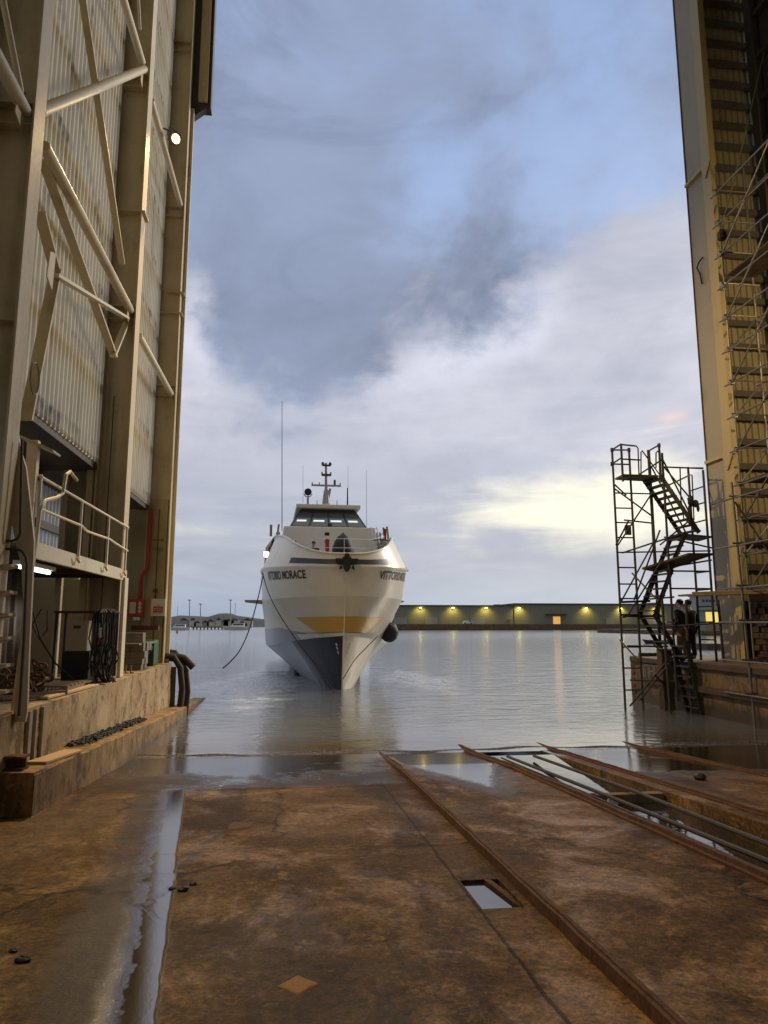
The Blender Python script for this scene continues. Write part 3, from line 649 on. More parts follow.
# ---- fittings
fl = thing('floodlight', 'lit amber floodlight fixed high on the left shed column', 'floodlight', (-3.45, 20.0, 16.2))
def floodlight(root, d, lens_m, W_=.15, H_=.11):
    """housing, lens, yoke; d = aim"""
    d = Vector(d).normalized(); c = root_loc(root); q = d.to_track_quat('Y','Z').to_matrix()
    f = lambda v: c + q @ Vector(v)
    mb = MB(); mb.add([f(v) for v in ((-W_*.6,-.14,-H_*.6),(W_*.6,-.14,-H_*.6),(W_*.6,-.14,H_*.6),(-W_*.6,-.14,H_*.6),(-W_,.06,-H_),(W_,.06,-H_),(W_,.06,H_),(-W_,.06,H_))],[(0,3,2,1),(4,5,6,7),(0,1,5,4),(1,2,6,5),(2,3,7,6),(3,0,4,7)])
    mb.build('housing', M['dark_steel'], root)
    mb = MB(); mb.prism([f((H_*1.05*math.cos(k*math.pi/10), .064, H_*1.05*math.sin(k*math.pi/10))) for k in range(20)], q @ Vector((0,.03,0))); mb.build('lens', lens_m, root)
    mb = MB(); mb.path([f((-W_-.03,-.03,0)),f((-W_-.03,-.03,H_+.1)),f((W_+.03,-.03,H_+.1)),f((W_+.03,-.03,0))],.015,6); mb.build('yoke', M['dark_steel'], root)
_fp = atX(174, 139, -3.3); fl.location = _fp
floodlight(fl, (.72,-.62,-.32), M['flood_glow'])
mb = MB(); mb.tube(_fp+Vector((-.05,0,.2)), (-3.6,_fp.y+.1,_fp.z+.35), .02, 6); mb.build('bracket', M['dark_steel'], fl)
ld = bpy.data.lights.new('floodlight_lamp','SPOT'); lo = bpy.data.objects.new('floodlight_lamp', ld); COL.objects.link(lo)
ld.energy = 4300; ld.color = (1,.69,.30); ld.spot_size = R(122); ld.spot_blend = .7; ld.shadow_soft_size = .2
lo.location = _fp + Vector((.25,-.05,-.12)); lo.rotation_euler = (Vector((8,13,2)) - lo.location).to_track_quat('-Z','Y').to_euler()
tl = thing('tube_light', 'lit white fluorescent tube light under the mezzanine landing', 'light', (-3.8, 11, 3.3))
mb = MB(); mb.box(-3.86,-3.70,10.3,11.6,3.27,3.33); mb.build('housing', M['white'], tl)
mb = MB(); mb.tube((-3.78,10.32,3.24),(-3.78,11.55,3.24),.026,10); mb.build('tube', M['tube_glow'], tl)
bc = thing('control_post', 'cream control post with green lamp on top near the stair', 'control post', (-3.6, 10.0, 3.6))
p = atY(31,470,9.9); mb = MB(); mb.box(p.x-.06,p.x+.08,9.85,9.95,3.56,4.92); mb.build('post', M['cream_lit'], bc)
mb = MB(); mb.prism([(p.x-.16,9.8,4.98),(p.x+.30,9.8,4.78),(p.x+.30,9.8,4.75),(p.x-.16,9.8,4.95)],(0,.3,0)); mb.build('hood', M['cream'], bc)
q = atY(35.5,458.5,9.95); mb = MB(); mb.lathe((q.x,q.y,q.z-.06),[(.03,-.03),(.034,0),(.034,.03)],12); mb.build('lamp_base', M['black'], bc)
mb = MB(); mb.lathe((q.x,q.y,q.z-.03),[(.036,0),(.036,.04),(.02,.065),(.002,.07)],12); mb.build('green_lamp', M['green_glow'], bc, smooth=True)

# fire point and notice on the end wall
fh = thing('fire_hose_box', 'red fire hose cabinet with pale symbol on the ochre end wall', 'fire hose box', (-4.24,20.0,2.65))
mb = MB(); mb.box(-4.44,-4.05,19.92,20.13,2.66,3.12); mb.build('cabinet', M['red'], fh, bevel=.012)
mb = MB(); mb.box(-4.40,-4.24,19.905,19.918,2.74,3.04); mb.build('symbol_panel', M['offwhite'], fh)
mb = MB()
for k in range(3): mb.lathe((-4.135,19.914,2.80+.10*k),[(.045,-.004),(.045,.004)],14,'Y')
mb.box(-4.15,-4.12,19.905,19.912,2.74,3.06); mb.build('symbol', M['offwhite'], fh)
mb = MB(); mb.box(-4.30,-4.12,19.93,19.96,2.56,2.645); mb.build('label_plate', M['white'], fh)
fw = thing('floodlight', 'assumed unseen amber floodlight on the right shed side, added to light the ribbed end wall', 'floodlight', (15.2, 10.5, 10.2))  # assumed lamp out of view, added to light the end wall and scaffold
floodlight(fw, (-.12,.97,-.18), M['flood_glow'])
assumed_light = bpy.data.lights.new('floodlight_lamp','SPOT'); assumed_lamp = bpy.data.objects.new('floodlight_lamp', assumed_light); COL.objects.link(assumed_lamp)  # spot of the assumed, unseen floodlight
assumed_light.energy = 1050; assumed_light.color = (1,.74,.38); assumed_light.spot_size = R(112); assumed_light.spot_blend = .9; assumed_light.shadow_soft_size = .25
assumed_lamp.location = (15.1,10.75,10.1); assumed_lamp.rotation_euler = (Vector((13.9,20.5,11)) - assumed_lamp.location).to_track_quat('-Z','Y').to_euler()
mb = MB(); mb.tube((15.2,10.4,10.35),(15.5,10.4,10.5),.02,6); mb.build('bracket', M['dark_steel'], fw)
rf = thing('hall_roof', 'high dark shed roof spanning the slipway between both shed sides', 'roof', (4.5, 2, 27))
mb = MB(); mb.box(-4.4, 16, -16, 20.2, 26.3, 26.6); mb.build('roof_sheet', M['dark_wall'], rf)
mb = MB(); mb.box(-4.4, 16, -16.2, -16, 0, 26.6); mb.build('rear_wall', M['dark_wall'], rf)
sb = thing('warning_sign', 'off-white sign board with red text panel on the end wall by the opening', 'sign', (-3.68,20.0,2.9))
mb = MB(); mb.box(-3.87,-3.50,20.06,20.12,2.67,3.14); mb.build('board', M['offwhite'], sb)
mb = MB(); mb.box(-3.81,-3.56,20.045,20.058,2.78,2.93); mb.build('red_panel', M['red'], sb)
mb = MB()
for z in (2.82,2.87):
    for k in range(5): mb.box(-3.795+.045*k,-3.765+.045*k,20.038,20.044,z,z+.022)
mb.box(-3.72,-3.65,20.045,20.058,2.98,3.05); mb.build('lettering', M['offwhite'], sb)
# ------------------------------------------------------------------ rails and pipes on the slipway
def rail(X, y0, y1, label, w=.11, h=.07, lip=True):
    upf = (lambda q: UP*max(0, min(1, (13.6-q)/2.5))) if X < 4 else (lambda q: 0)
    mb = MB(); rnd = random.Random(int(X*100)); n = 60; vs = []
    for i in range(n+1):
        Y = y0+(y1-y0)*i/n; up = upf(Y); z = slz(Y)+up; j = rnd.uniform(-.006,.006); hh = h+rnd.uniform(-.008,.006)
        vs += [(X-w/2-.012+j,Y,z-.02-up),(X-w/2-.012+j,Y,z+hh*.35),(X-w*.28+j,Y,z+hh*.45),(X-w*.24+j,Y,z+hh),(X+w*.24+j,Y,z+hh),(X+w*.28+j,Y,z+hh*.45),(X+w/2+.012,Y,z+hh*.35),(X+w/2+.012,Y,z-.02)]
    mb.add(vs, [(i*8+k,(i+1)*8+k,(i+1)*8+k+1,i*8+k+1) for i in range(n) for k in range(7)]+[tuple(range(8)),tuple(n*8+k for k in range(8))])
    o = mb.build('slip_rail', M['rust'], bevel=0); return tag(o, label, 'rail', 'rusty rails set along the slipway')
rail(1.70, -3, 14.5, 'longest rusty rail, left of the others, passing a water-filled hole', .045, .022)
rail(3.43, -3, 15.0, 'rusty rail along the left edge of the pipe trench', .085, .06)
rail(5.12, -3, 15.0, 'rusty rail just right of the pipe trench', .07, .05)
rail(6.95, -3, 15.1, 'rightmost rusty rail nearest the right quay wall', .07, .05)
for k, (pts, r, lab) in enumerate((
    (((3.86,1.5),(3.87,6),(3.88,9.2),(3.84,12.9)), .026, 'thick dark pipe lying in the middle of the trench'),
    (((3.66,1.5),(3.68,5.6),(3.72,9),(3.70,12.8)), .016, 'thinnest dark pipe, lying closest to the left edge of the trench'),
    (((4.16,1.5),(4.24,6.2),(4.36,9.2),(4.33,12.9)), .026, 'dark pipe lying on the right side of the trench over the timber'))):
    mb = MB(); cp = []
    for i in range(len(pts)-1):
        for s_ in range(6):
            f = s_/6; cp.append((pts[i][0]*(1-f)+pts[i+1][0]*f, pts[i][1]*(1-f)+pts[i+1][1]*f))
    cp.append(pts[-1])
    mb.path([(x, y, slz(y)+.012+r) for x, y in cp], r, 8)
    tag(mb.build('pipe', M['dark_steel'], smooth=True), lab, 'pipe', 'dark pipes along the trench')
mb = MB(); mb.box(3.62, 4.84, 9.22, 9.36, slz(9.3)-.14, slz(9.3)-.02); tag(mb.build('timber_sleeper', M['wood'], bevel=.01), 'short brown timber laid across the trench under the pipes', 'timber')
mb = MB(); mb.prism([(3.96,9.05,slz(9)-.2),(4.10,9.0,slz(9)-.2),(4.12,9.04,slz(9)-.07),(4.02,9.08,slz(9)-.04)], (0.02,.06,0)); tag(mb.build('plastic_scrap', M['white']), 'small white scrap standing against the trench timber', 'litter')
# short lengths and a stone near the shore
mb = MB(); c = onslip(700.5, 780)
rnd = random.Random(2)
def lump(mb, c, rx, ry, rz, seed=0, n=9, m=6, jit=.2):
    rnd = random.Random(seed); vs = []
    for j in range(m+1):
        ph = math.pi*j/m
        for i in range(n):
            th = 2*math.pi*i/n; k = 1+rnd.uniform(-jit,jit)
            vs.append(Vector(c)+Vector((rx*math.sin(ph)*math.cos(th)*k, ry*math.sin(ph)*math.sin(th)*k, rz*math.cos(ph)*k)))
    mb.add(vs, [(j*n+i, j*n+(i+1)%n, (j+1)*n+(i+1)%n, (j+1)*n+i) for j in range(m) for i in range(n)])
    return mb
lump(mb, c+Vector((0,0,.04)), .08, .06, .05, 3); tag(mb.build('stone', M['dark_steel'], smooth=True), 'dark stone in the puddle between the two right rails', 'stone')
deb = [((183,891),.05,'dark clod on the concrete, middle of three beside the wet strip'),((193,885),.035,'small dark clod nearest the wet strip'),((172,889),.03,'small dark clod farthest left of three by the wet strip'),((22,962),.05,'larger dark clod at the left foreground'),((13,952),.03,'small dark clod at the far left foreground')]
for i, ((px,py), r, lab) in enumerate(deb):
    p = onslip(px*1.0 if i<3 else px, py); mb = lump(MB(), p+Vector((0,0,r*.2)), r*.9, r*.65, r*.4, i+11, 7, 5); tag(mb.build('clod', M['black']), lab, 'clod', 'dark clods on the slipway')
p = onslip(298, 985); mb = MB(); rnd = random.Random(8)
ring = [(p.x+.10*k*math.cos(a), p.y+.13*k*math.sin(a)) for a, k in ((0,1),(.8,.6),(1.57,.8),(2.4,.6),(3.14,.95),(4.0,.6),(4.71,.85),(5.5,.6))]
mb.add([(x,y,slz(y)+.005) for x,y in ring]+[(x+(x-p.x)*.12,y+(y-p.y)*.12,slz(y)+.001) for x,y in ring], [tuple(range(8))]+[(i,8+i,8+(i+1)%8,(i+1)%8) for i in range(8)])
m = weathered('orange_rust_flake', (.34,.165,.05), (.20,.08,.02), .5, .8, scale=12, streak=False); tag(mb.build('rust_flake', m), 'orange diamond-shaped rust flake on the foreground concrete', 'rust flake')
p = onslip(240, 826)
mb = MB(); ring = [(p.x+.17*k*math.cos(a), p.y+.22*k*math.sin(a)) for a, k in [(i*.7, rnd.uniform(.6,1)) for i in range(9)]]
mb.add([(x,y,slz(y)+.010) for x,y in ring]+[(x+(x-p.x)*.15,y+(y-p.y)*.15,slz(y)+.001) for x,y in ring], [tuple(range(9))]+[(i,9+i,9+(i+1)%9,(i+1)%9) for i in range(9)])
m = weathered('brown_rust_flake', (.115,.052,.018), (.07,.03,.01), .5, .8, scale=8, streak=False); tag(mb.build('rust_flake', m), 'brown rust flake left of the wet strip', 'rust flake')
# beam beside the hole
mb = MB(); mb.bar((1.50,5.80,slz(5.8)-.02),(1.62,5.2,slz(5.2)-.06),.05,.05); tag(mb.build('rusted_bar', M['rust']), 'short rusted bar lying in the water-filled hole', 'bar')

# ------------------------------------------------------------------ things on the left quay and kerb
def plank(mb, p, q, w, t): mb.bar(p, q, w, t)
k1 = lambda Y: kz(Y)
mb = MB(); mb.bar((-3.12,9.55,k1(9.55)+.02),(-3.02,10.75,k1(10.75)+.02),.26,.03); tag(mb.build('plank', M['new_wood'], bevel=.004), 'pale new plank lying on the near end of the kerb', 'plank')
rb = thing('rusted_beam', 'short rusty I-beam resting on the kerb end against the quay wall', 'beam', (-3.4,9.2,.8))
mb = MB(); z = k1(9)+.005; mb.box(-4.4,-3.08,9.0,9.22,z,z+.025); mb.box(-4.4,-3.08,9.09,9.12,z+.026,z+.13); mb.build('flange', M['rust'], rb)
mb = MB(); mb.box(-4.4,-3.08,9.0,9.22,z+.131,z+.155); mb.build('flange', M['rust'], rb)
# dark chain heaped in the corner of the kerb
ch = MB(); rnd = random.Random(4)
for i in range(190):
    Y = 11.3+i*.0245; a = rnd.uniform(0,3.1); c = Vector((-3.16+rnd.uniform(-.10,.12), Y, k1(Y)+.03+rnd.uniform(0,.035)))
    d = Vector((math.cos(a)*.5, 1, rnd.uniform(-.5,.5))).normalized(); n = d.cross(Vector((rnd.uniform(-1,1),rnd.uniform(-1,1),1))).normalized()
    ch.path([c + d*.042*math.cos(t)+n*.026*math.sin(t) for t in [k*math.pi/4 for k in range(9)]], .012, 5, False)
tag(ch.build('chain', M['black'], smooth=True), 'heavy black chain laid along the corner of the kerb and quay wall', 'chain')
# hose fender hung on the outer end of the quay
hf = thing('hose_fender', 'rusty looped hose fenders hanging over the outer end of the left quay wall', 'fender', (-3.2,20.5,1.4))
for i,(dx,dy,rr,zt) in enumerate(((.04,.12,.085,1.62),(.17,.34,.075,1.52),(.0,.58,.08,1.72))):
    pts = [Vector((XL-.8+dx,20.3+dy,zt-.25)), Vector((XL-.4+dx,20.32+dy,zt)), Vector((XL-.02+dx,20.35+dy,zt-.05)), Vector((XL+.17+dx,20.36+dy,zt-.35)), Vector((XL+.24+dx,20.36+dy,zt-.9)), Vector((XL+.20+dx,20.36+dy,zt-1.5)), Vector((XL+.12+dx,20.36+dy,zt-1.9))]
    mb = MB(); mb.path(pts, rr, 10); mb.build('hose', M['dark_rust'], hf, smooth=True)
mb = MB(); mb.path([(XL-.3,20.5,1.42),(XL-.05,20.6,1.6),(XL+.25,20.7,1.53),(XL+.52,20.75,1.26)], .10, 10); mb.build('hose', M['dark_rust'], hf, smooth=True)
mb = MB(); mb.box(XL-.4,XL+.10,20.31,20.5,-.8,1.3); mb.build('fender_pile', M['dark_wood'], hf)

# timber stacks
def stack(name, label, cat, x0, x1, y0, layers, m, seed=1, group=None):
    rnd = random.Random(seed); t = thing(name, label, cat, ((x0+x1)/2, y0, 1.412), group); z = 1.412
    for (n, hgt, wd, ln) in layers:
        for k in range(n):
            mb = MB(); xx = x0+rnd.uniform(-.06,.06); yy = y0+k*(wd+.015)+rnd.uniform(-.02,.02)
            mb.box(xx, x1+rnd.uniform(-.09,.04), yy, yy+wd, z, z+hgt-.004); mb.build('timber', m, t, bevel=.008)
        z += hgt
    return t
stack('timber_stack', 'grey squared timbers stacked at the end wall behind the landing leg', 'timber stack', -4.5,-3.45,17.3,((3,.12,.22,0),(2,.15,.28,0),(2,.16,.26,0),(3,.20,.24,0),(1,.22,.3,0)), M['grey_wood'], 3)
mb = MB(); mb.box(-3.95,-3.5,17.0,19.2,1.98,2.02); tag(mb.build('plank', M['grey_wood']), 'loose grey plank lying across the grey timber stack', 'plank')
gm = thing('green_machine', 'dark green machine part standing by the end wall below the signs', 'machine', (-3.8,19.4,1.412))
mb = MB(); mb.box(-4.2,-3.55,19.1,19.7,1.412,2.05); mb.build('body', M['green'], gm, bevel=.04)
mb = MB(); mb.lathe((-3.75,19.05,1.85),[(.16,-.05),(.16,.05)],16,'Y'); mb.path([(-4.1,19.0,2.1),(-3.9,18.95,2.2),(-3.7,19.0,2.12)],.03,6); mb.build('flange', M['green'], gm)
mb = MB(); mb.box(-4.3,-3.6,19.75,19.95,2.30,2.42); tag(mb.build('shelf_bar', M['dull_red']), 'dull red bar fixed across the end wall under the signs', 'bar')
# steel brackets row on quay edge
for k in range(3):
    mb = MB(); x = -3.72+.11*k; mb.box(x,x+.03,16.2,16.24,1.412,1.58); mb.box(x,x+.08,16.2,16.24,1.412,1.43); tag(mb.build('angle_cleat', M['galv']), 'small grey steel cleat in a row of three on the quay edge', 'cleat', 'steel cleats in a row of three')
# cabinet, table, hoses
cb = thing('electric_cabinet', 'beige electrical cabinet on a black stand under the landing', 'cabinet', (-3.86,13.6,1.412))
mb = MB(); mb.box(-4.06,-3.68,13.5,13.75,1.98,2.52); mb.build('box', M['beige'], cb, bevel=.012)
mb = MB(); mb.box(-3.93,-3.81,13.488,13.499,2.38,2.43); mb.build('name_plate', M['rust'], cb)
mb = MB(); mb.box(-3.70,-3.69,13.485,13.499,2.0,2.5); mb.build('door_edge', M['white'], cb)
mb = MB(); mb.box(-4.1,-3.64,13.52,13.9,1.412,1.975); mb.build('stand', M['black'], cb)
wb = thing('work_table', 'dark steel work table with tall legs behind the cabinet', 'table', (-3.8,14.0,1.412))
mb = MB(); mb.box(-4.4,-3.36,13.85,14.5,2.66,2.70); mb.build('tabletop', M['dark_steel'], wb)
for (x,y) in ((-4.36,13.9),(-3.40,13.9),(-4.36,14.45),(-3.40,14.45)):
    mb = MB(); mb.box(x-.02,x+.02,y-.02,y+.02,1.412,2.659); mb.build('leg', M['dark_steel'], wb)
hs = thing('hose_bundle', 'bundle of black hoses hanging from the work table over the quay edge', 'hose', (-3.5,13.5,2.7)); rnd = random.Random(12)
for k in range(26):
    x = -3.60+.016*k; y = 13.6+rnd.uniform(-.15,.15); a = rnd.uniform(-.06,.06); pts = [Vector((x*.6-3.5*.4,y+.1,2.72)), Vector((x,y-.02,2.66)), Vector((x+a,y-.05,2.2)), Vector((x-a,y-.06,1.85)), Vector((x+a*1.5,y-.1,1.52)), Vector((x+a*2+.05,y-.12,1.44))]
    mb = MB(); mb.path(pts, rnd.uniform(.010,.019), 6); mb.build('hose', M['black'] if k%7 else M['rope'], hs, smooth=True)
mb = MB(); mb.path([(-3.45,13.4,2.40),(-3.44,13.4,2.22)],.026,8); mb.build('white_fitting', M['white'], hs, smooth=True)
mb = MB(); mb.path([(-3.44,13.4,2.215),(-3.44,13.4,2.14)],.028,8); mb.build('red_cap', M['red'], hs, smooth=True)
cbl = MB(); cbl.path([(-4.6,12.9,3.4),(-4.45,12.9,2.7),(-4.3,12.95,2.2),(-4.05,13.0,1.8),(-3.75,13.1,1.5),(-3.6,13.15,1.43)],.014,6); tag(cbl.build('cable', M['black'], smooth=True), 'single black cable drooping from the landing to the quay edge', 'cable')
cbl = MB(); cbl.path([(-4.4,13.2,2.72),(-4.5,13.1,2.45),(-4.35,13.05,2.2),(-4.25,13.1,2.35),(-4.3,13.2,2.7)],.014,6); tag(cbl.build('cable', M['black'], smooth=True), 'black cable loop hung on the left end of the work table', 'cable')
tp = MB(); n = 44; vs = []
for i in range(n+1):
    f = i/n; y = 11.2+2.4*f; x = -4.75+.05*math.sin(i*1.7)+.03*math.sin(i*.63)
    vs += [(x+.04*math.sin(i*.9),y,1.413),(x,y,2.4),(x-.02,y,3.33)]
tp.add(vs,[(i*3+k,(i+1)*3+k,(i+1)*3+k+1,i*3+k+1) for i in range(n) for k in range(2)])
sm = tp.build('tarpaulin', M['tarp'], smooth=True); md = sm.modifiers.new('thickness','SOLIDIFY'); md.thickness = .01; tag(sm, 'grey-brown tarpaulin curtain hanging below the mezzanine landing', 'tarpaulin')
# scrap: pallet, planks, rusty heap along the quay edge
pl = thing('pallet', 'broken brown timber pallet lying on the quay edge under the landing', 'pallet', (-3.75,12.2,1.412))
for k in range(5): mb = MB(); mb.box(-4.25,-3.45,11.75+.2*k,11.86+.2*k,1.50,1.525); mb.build('slat', M['wood'], pl)
for k in range(3): mb = MB(); mb.box(-4.25+.35*k,-4.15+.35*k,11.75,12.66,1.412,1.498); mb.build('bearer', M['wood'], pl)
for p, q, w, t, m, lab in (((-3.50,10.8,1.43),(-3.38,13.0,1.43),.16,.03,'new_wood','pale plank lying along the quay edge below the stair'),
     ((-3.7,12.7,1.48),(-3.40,14.2,1.47),.20,.045,'wood','brown board leaning on the pallet near the quay edge'),
     ((-4.0,10.6,1.45),(-3.42,11.5,1.45),.14,.06,'dark_wood','dark timber block lying beside the stair foot'),
     ((-3.9,10.2,1.50),(-3.55,10.9,1.44),.10,.05,'rust','rusty flat bar lying next to the stair foot')):
    mb = MB(); mb.bar(p,q,w,t); tag(mb.build('plank' if 'plank' in lab or 'board' in lab else ('timber_block' if 'block' in lab else 'flat_bar'), M[m], bevel=.004), lab, 'plank' if 'plank' in lab or 'board' in lab else ('timber' if 'block' in lab else 'bar'))
rc = MB(); rnd = random.Random(21)
for i in range(46):
    c = Vector((-4.05+rnd.uniform(-.3,.35),11.1+rnd.uniform(-.5,.7),1.45+rnd.uniform(0,.42)*(1-abs(i%7-3)/5)))
    a = rnd.uniform(0,6.28); d = Vector((math.cos(a),math.sin(a),rnd.uniform(-.3,.3)))*.09; n = Vector((-math.sin(a)*.4,math.cos(a)*.4,1)).normalized()*.06
    rc.path([c+d*math.cos(t)+n*math.sin(t) for t in [k*math.pi/4 for k in range(9)]], .02, 5, False)
tag(rc.build('chain_heap', M['rust'], smooth=True), 'heap of rusty brown chain on the quay behind the stair', 'chain')

# ------------------------------------------------------------------ the ship
SH = Vector((1.84, 27.5, 0)); SYAW = R(2.0); Y0 = 26.4; AX = 1.84
ship = thing('passenger_ship', 'cream passenger ship seen bow-on, yellow band low on the bow and navy bottom', 'ship', SH)
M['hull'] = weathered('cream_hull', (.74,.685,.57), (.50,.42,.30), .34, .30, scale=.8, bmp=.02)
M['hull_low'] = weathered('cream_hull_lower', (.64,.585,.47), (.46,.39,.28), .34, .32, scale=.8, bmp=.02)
M['hull_yellow'] = weathered('yellow_hull_band', (.54,.30,.045), (.42,.22,.035), .2, .35, scale=1, bmp=.02)
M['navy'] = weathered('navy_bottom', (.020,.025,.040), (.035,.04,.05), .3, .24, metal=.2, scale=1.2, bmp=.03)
M['boot'] = weathered('blue_boot_stripe', (.25,.27,.32), (.33,.34,.35), .3, .3, scale=1, bmp=.02)
M['bandgrey'] = weathered('slate_band', (.045,.05,.058), (.03,.03,.035), .3, .4, scale=2)
M['shipwhite'] = weathered('ship_white', (.66,.63,.56), (.50,.47,.40), .2, .4, scale=.8, bmp=.03)
M['shipgrey'] = weathered('ship_grey', (.30,.30,.29), (.2,.2,.19), .3, .5, scale=2)
m, nt, b = newmat('wheelhouse_glass'); setin(nt,b,'Base Color',(.10,.125,.14)); setin(nt,b,'Roughness',.08); setin(nt,b,'Specular IOR Level',.8); M['glass'] = m
def cr(pts, n):
    """Catmull-Rom through pts"""
    pts = [Vector(p) for p in pts]; out = []
    for i in range(len(pts)-1):
        p0 = pts[i-1] if i else pts[0]; p1, p2 = pts[i], pts[i+1]; p3 = pts[i+2] if i+2 < len(pts) else pts[-1]
        for k in range(n):
            t = k/n; out.append(.5*((2*p1)+(p2-p0)*t+(2*p0-5*p1+4*p2-p3)*t*t+(3*p1-p0-3*p2+p3)*t*t*t))
    out.append(pts[-1]); return out
# each level: (s aft of the bow, half width, z)
LV = dict(
 keel=[(.80,0,2.0),(.88,.015,1.5),(1.0,.02,.9),(1.12,.02,.25),(1.3,.03,-.35),(2.0,.04,-.85),(6.6,.05,-1.2),(9,.05,-1.2),(13,.05,-1.1),(19,.05,-.9),(28,.05,-.6)],
 fore=[(.80,0,2.00),(.86,.02,1.6),(.95,.05,1.2),(1.1,.1,.8),(1.5,.2,.4),(4.6,.4,.0),(6.6,.6,-.2),(9,.8,-.3),(13,.9,-.3),(19,.9,-.3),(28,.9,-.3)],
 chine=[(.78,0,2.02),(1.0,.32,1.99),(1.35,.62,1.96),(1.9,.98,1.92),(2.6,1.35,1.86),(3.6,1.78,1.78),(5,2.2,1.66),(7,2.58,1.52),(11,2.85,1.38),(18,2.95,1.3),(28,2.9,1.2)],
 ylow=[(.74,0,2.14),(.92,.38,2.12),(1.25,.74,2.10),(1.8,1.13,2.08),(2.5,1.53,2.06),(3.5,1.98,2.05),(5,2.38,2.04),(7,2.72,2.03),(11,2.92,2.0),(18,3.0,1.95),(28,2.95,1.9)],
 ytop=[(.56,0,2.74),(.72,.48,2.74),(1.05,.92,2.73),(1.6,1.38,2.72),(2.35,1.82,2.72),(3.35,2.27,2.72),(4.8,2.62,2.73),(7,2.86,2.74),(11,3.0,2.75),(18,3.08,2.75),(28,3.0,2.7)],
 knuc=[(.32,0,3.50),(.47,.66,3.50),(.80,1.22,3.49),(1.35,1.76,3.48),(2.1,2.22,3.47),(3.1,2.62,3.46),(4.6,2.92,3.46),(7,3.08,3.47),(11,3.16,3.5),(18,3.2,3.5),(28,3.1,3.5)],
 deck=[(0,0,4.60),(.13,.76,4.60),(.45,1.40,4.62),(1.0,1.98,4.64),(1.8,2.44,4.68),(2.9,2.82,4.74),(4.5,3.08,4.82),(7,3.20,4.90),(11,3.25,4.95),(18,3.25,4.95),(28,3.15,4.95)],
 bulw=[(.10,0,5.04),(.24,.66,5.07),(.58,1.20,5.20),(1.15,1.66,5.42),(1.95,1.98,5.70),(3.0,2.22,5.98),(4.5,2.46,6.20),(6.6,2.62,6.30)])
NS = 6
LC = {k: cr(v, NS) for k, v in LV.items()}
def hp(level, i, sgn): s_, w, z = LC[level][i]; return Vector((AX+sgn*w, Y0+s_, z))
def lerp_level(a, b_, f, i, sgn): return hp(a,i,sgn).lerp(hp(b_,i,sgn), f)
def strake(name, m, a, b_, fa=0, fb=1, i0=0, i1=None, off=0, rows=4, parent=ship, taper=None, sides=(-1,1)):
    mb = MB(); n = min(len(LC[a]), len(LC[b_])); i1 = n-1 if i1 is None else i1
    idx = [(-1, i) for i in range(i1, i0-1, -1)] + [(1, i) for i in range(i0, i1+1)]
    if i0 == 0: idx = [q for k, q in enumerate(idx) if not (q == (1, 0))]
    vs = []
    for r_ in range(rows+1):
        for sg_, i in idx:
            fa2, fb2 = (fa, fb) if taper is None else taper(i, fa, fb)
            f = fa2+(fb2-fa2)*r_/rows; p = lerp_level(a,b_,f,i,sg_)
            if off:
                o = Vector((sg_*min(1, hp(a,i,1).x-AX), -1.2 if i < 8 else -.35, 0)).normalized()*off; p = p+o
            vs.append(p)
    if len(sides) == 1:
        vs = []; idx = [(sides[0], i) for i in range(i0, i1+1)]
        for r_ in range(rows+1):
            for sg_, i in idx:
                fa2, fb2 = (fa, fb) if taper is None else taper(i, fa, fb)
                p = lerp_level(a,b_,i=i,f=fa2+(fb2-fa2)*r_/rows,sgn=sg_)
                vs.append(p + Vector((sg_*off, -off, 0)))
    L = len(idx); mb.add(vs, [(r_*L+k, r_*L+k+1, (r_+1)*L+k+1, (r_+1)*L+k) for r_ in range(rows) for k in range(L-1) if not (i0 > 0 and idx[k][0] != idx[k+1][0])])
    return mb.build(name, m, parent, smooth=True)
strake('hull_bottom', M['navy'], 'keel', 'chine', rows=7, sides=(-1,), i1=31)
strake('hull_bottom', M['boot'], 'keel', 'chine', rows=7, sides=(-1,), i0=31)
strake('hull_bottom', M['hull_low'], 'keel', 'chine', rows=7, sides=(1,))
strake('chine_strip', M['hull'], 'chine', 'ylow', rows=2, off=.015, i1=26)
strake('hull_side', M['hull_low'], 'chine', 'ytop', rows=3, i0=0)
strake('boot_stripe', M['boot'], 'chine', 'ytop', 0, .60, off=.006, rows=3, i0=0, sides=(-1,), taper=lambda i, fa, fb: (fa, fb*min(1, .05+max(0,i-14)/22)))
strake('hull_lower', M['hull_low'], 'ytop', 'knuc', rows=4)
up = strake('hull_upper', M['hull'], 'knuc', 'deck', rows=4)
tp_ = lambda i, fa, fb: (fa, fb) if i < 20 else (fa, fa+(fb-fa)*max(.02, 1-(i-20)/9))
strake('yellow_band', M['hull_yellow'], 'ylow', 'ytop', .06, .98, off=.022, rows=3, i1=23, taper=lambda i, fa, fb: (fa + max(0,(i-15)/8)*.9, fb))
strake('rubbing_strake', M['hull'], 'knuc', 'deck', .93, 1.0, off=.05, rows=2)
strake('bulwark', M['hull'], 'deck', 'bulw', rows=5)
strake('slate_band', M['bandgrey'], 'deck', 'bulw', .16, .62, off=.012, rows=2, i1=20, taper=lambda i, fa, fb: (fa, fb - (fb-fa)*.45*min(1,i/20)))
mb = MB()       # deck, transom, capping rail
for sg_ in (-1,):
    L = [hp('deck',i,-1) for i in range(len(LC['deck'])-1,-1,-1)]+[hp('deck',i,1) for i in range(1,len(LC['deck']))]
    n = len(L); h = n//2
    mb.add([p-Vector((0,0,.03)) for p in L], [(k,k+1,n-2-k,n-1-k) for k in range(h-1)]+[(h-1,h,h+1)])
mb.build('deck', M['shipgrey'], ship)
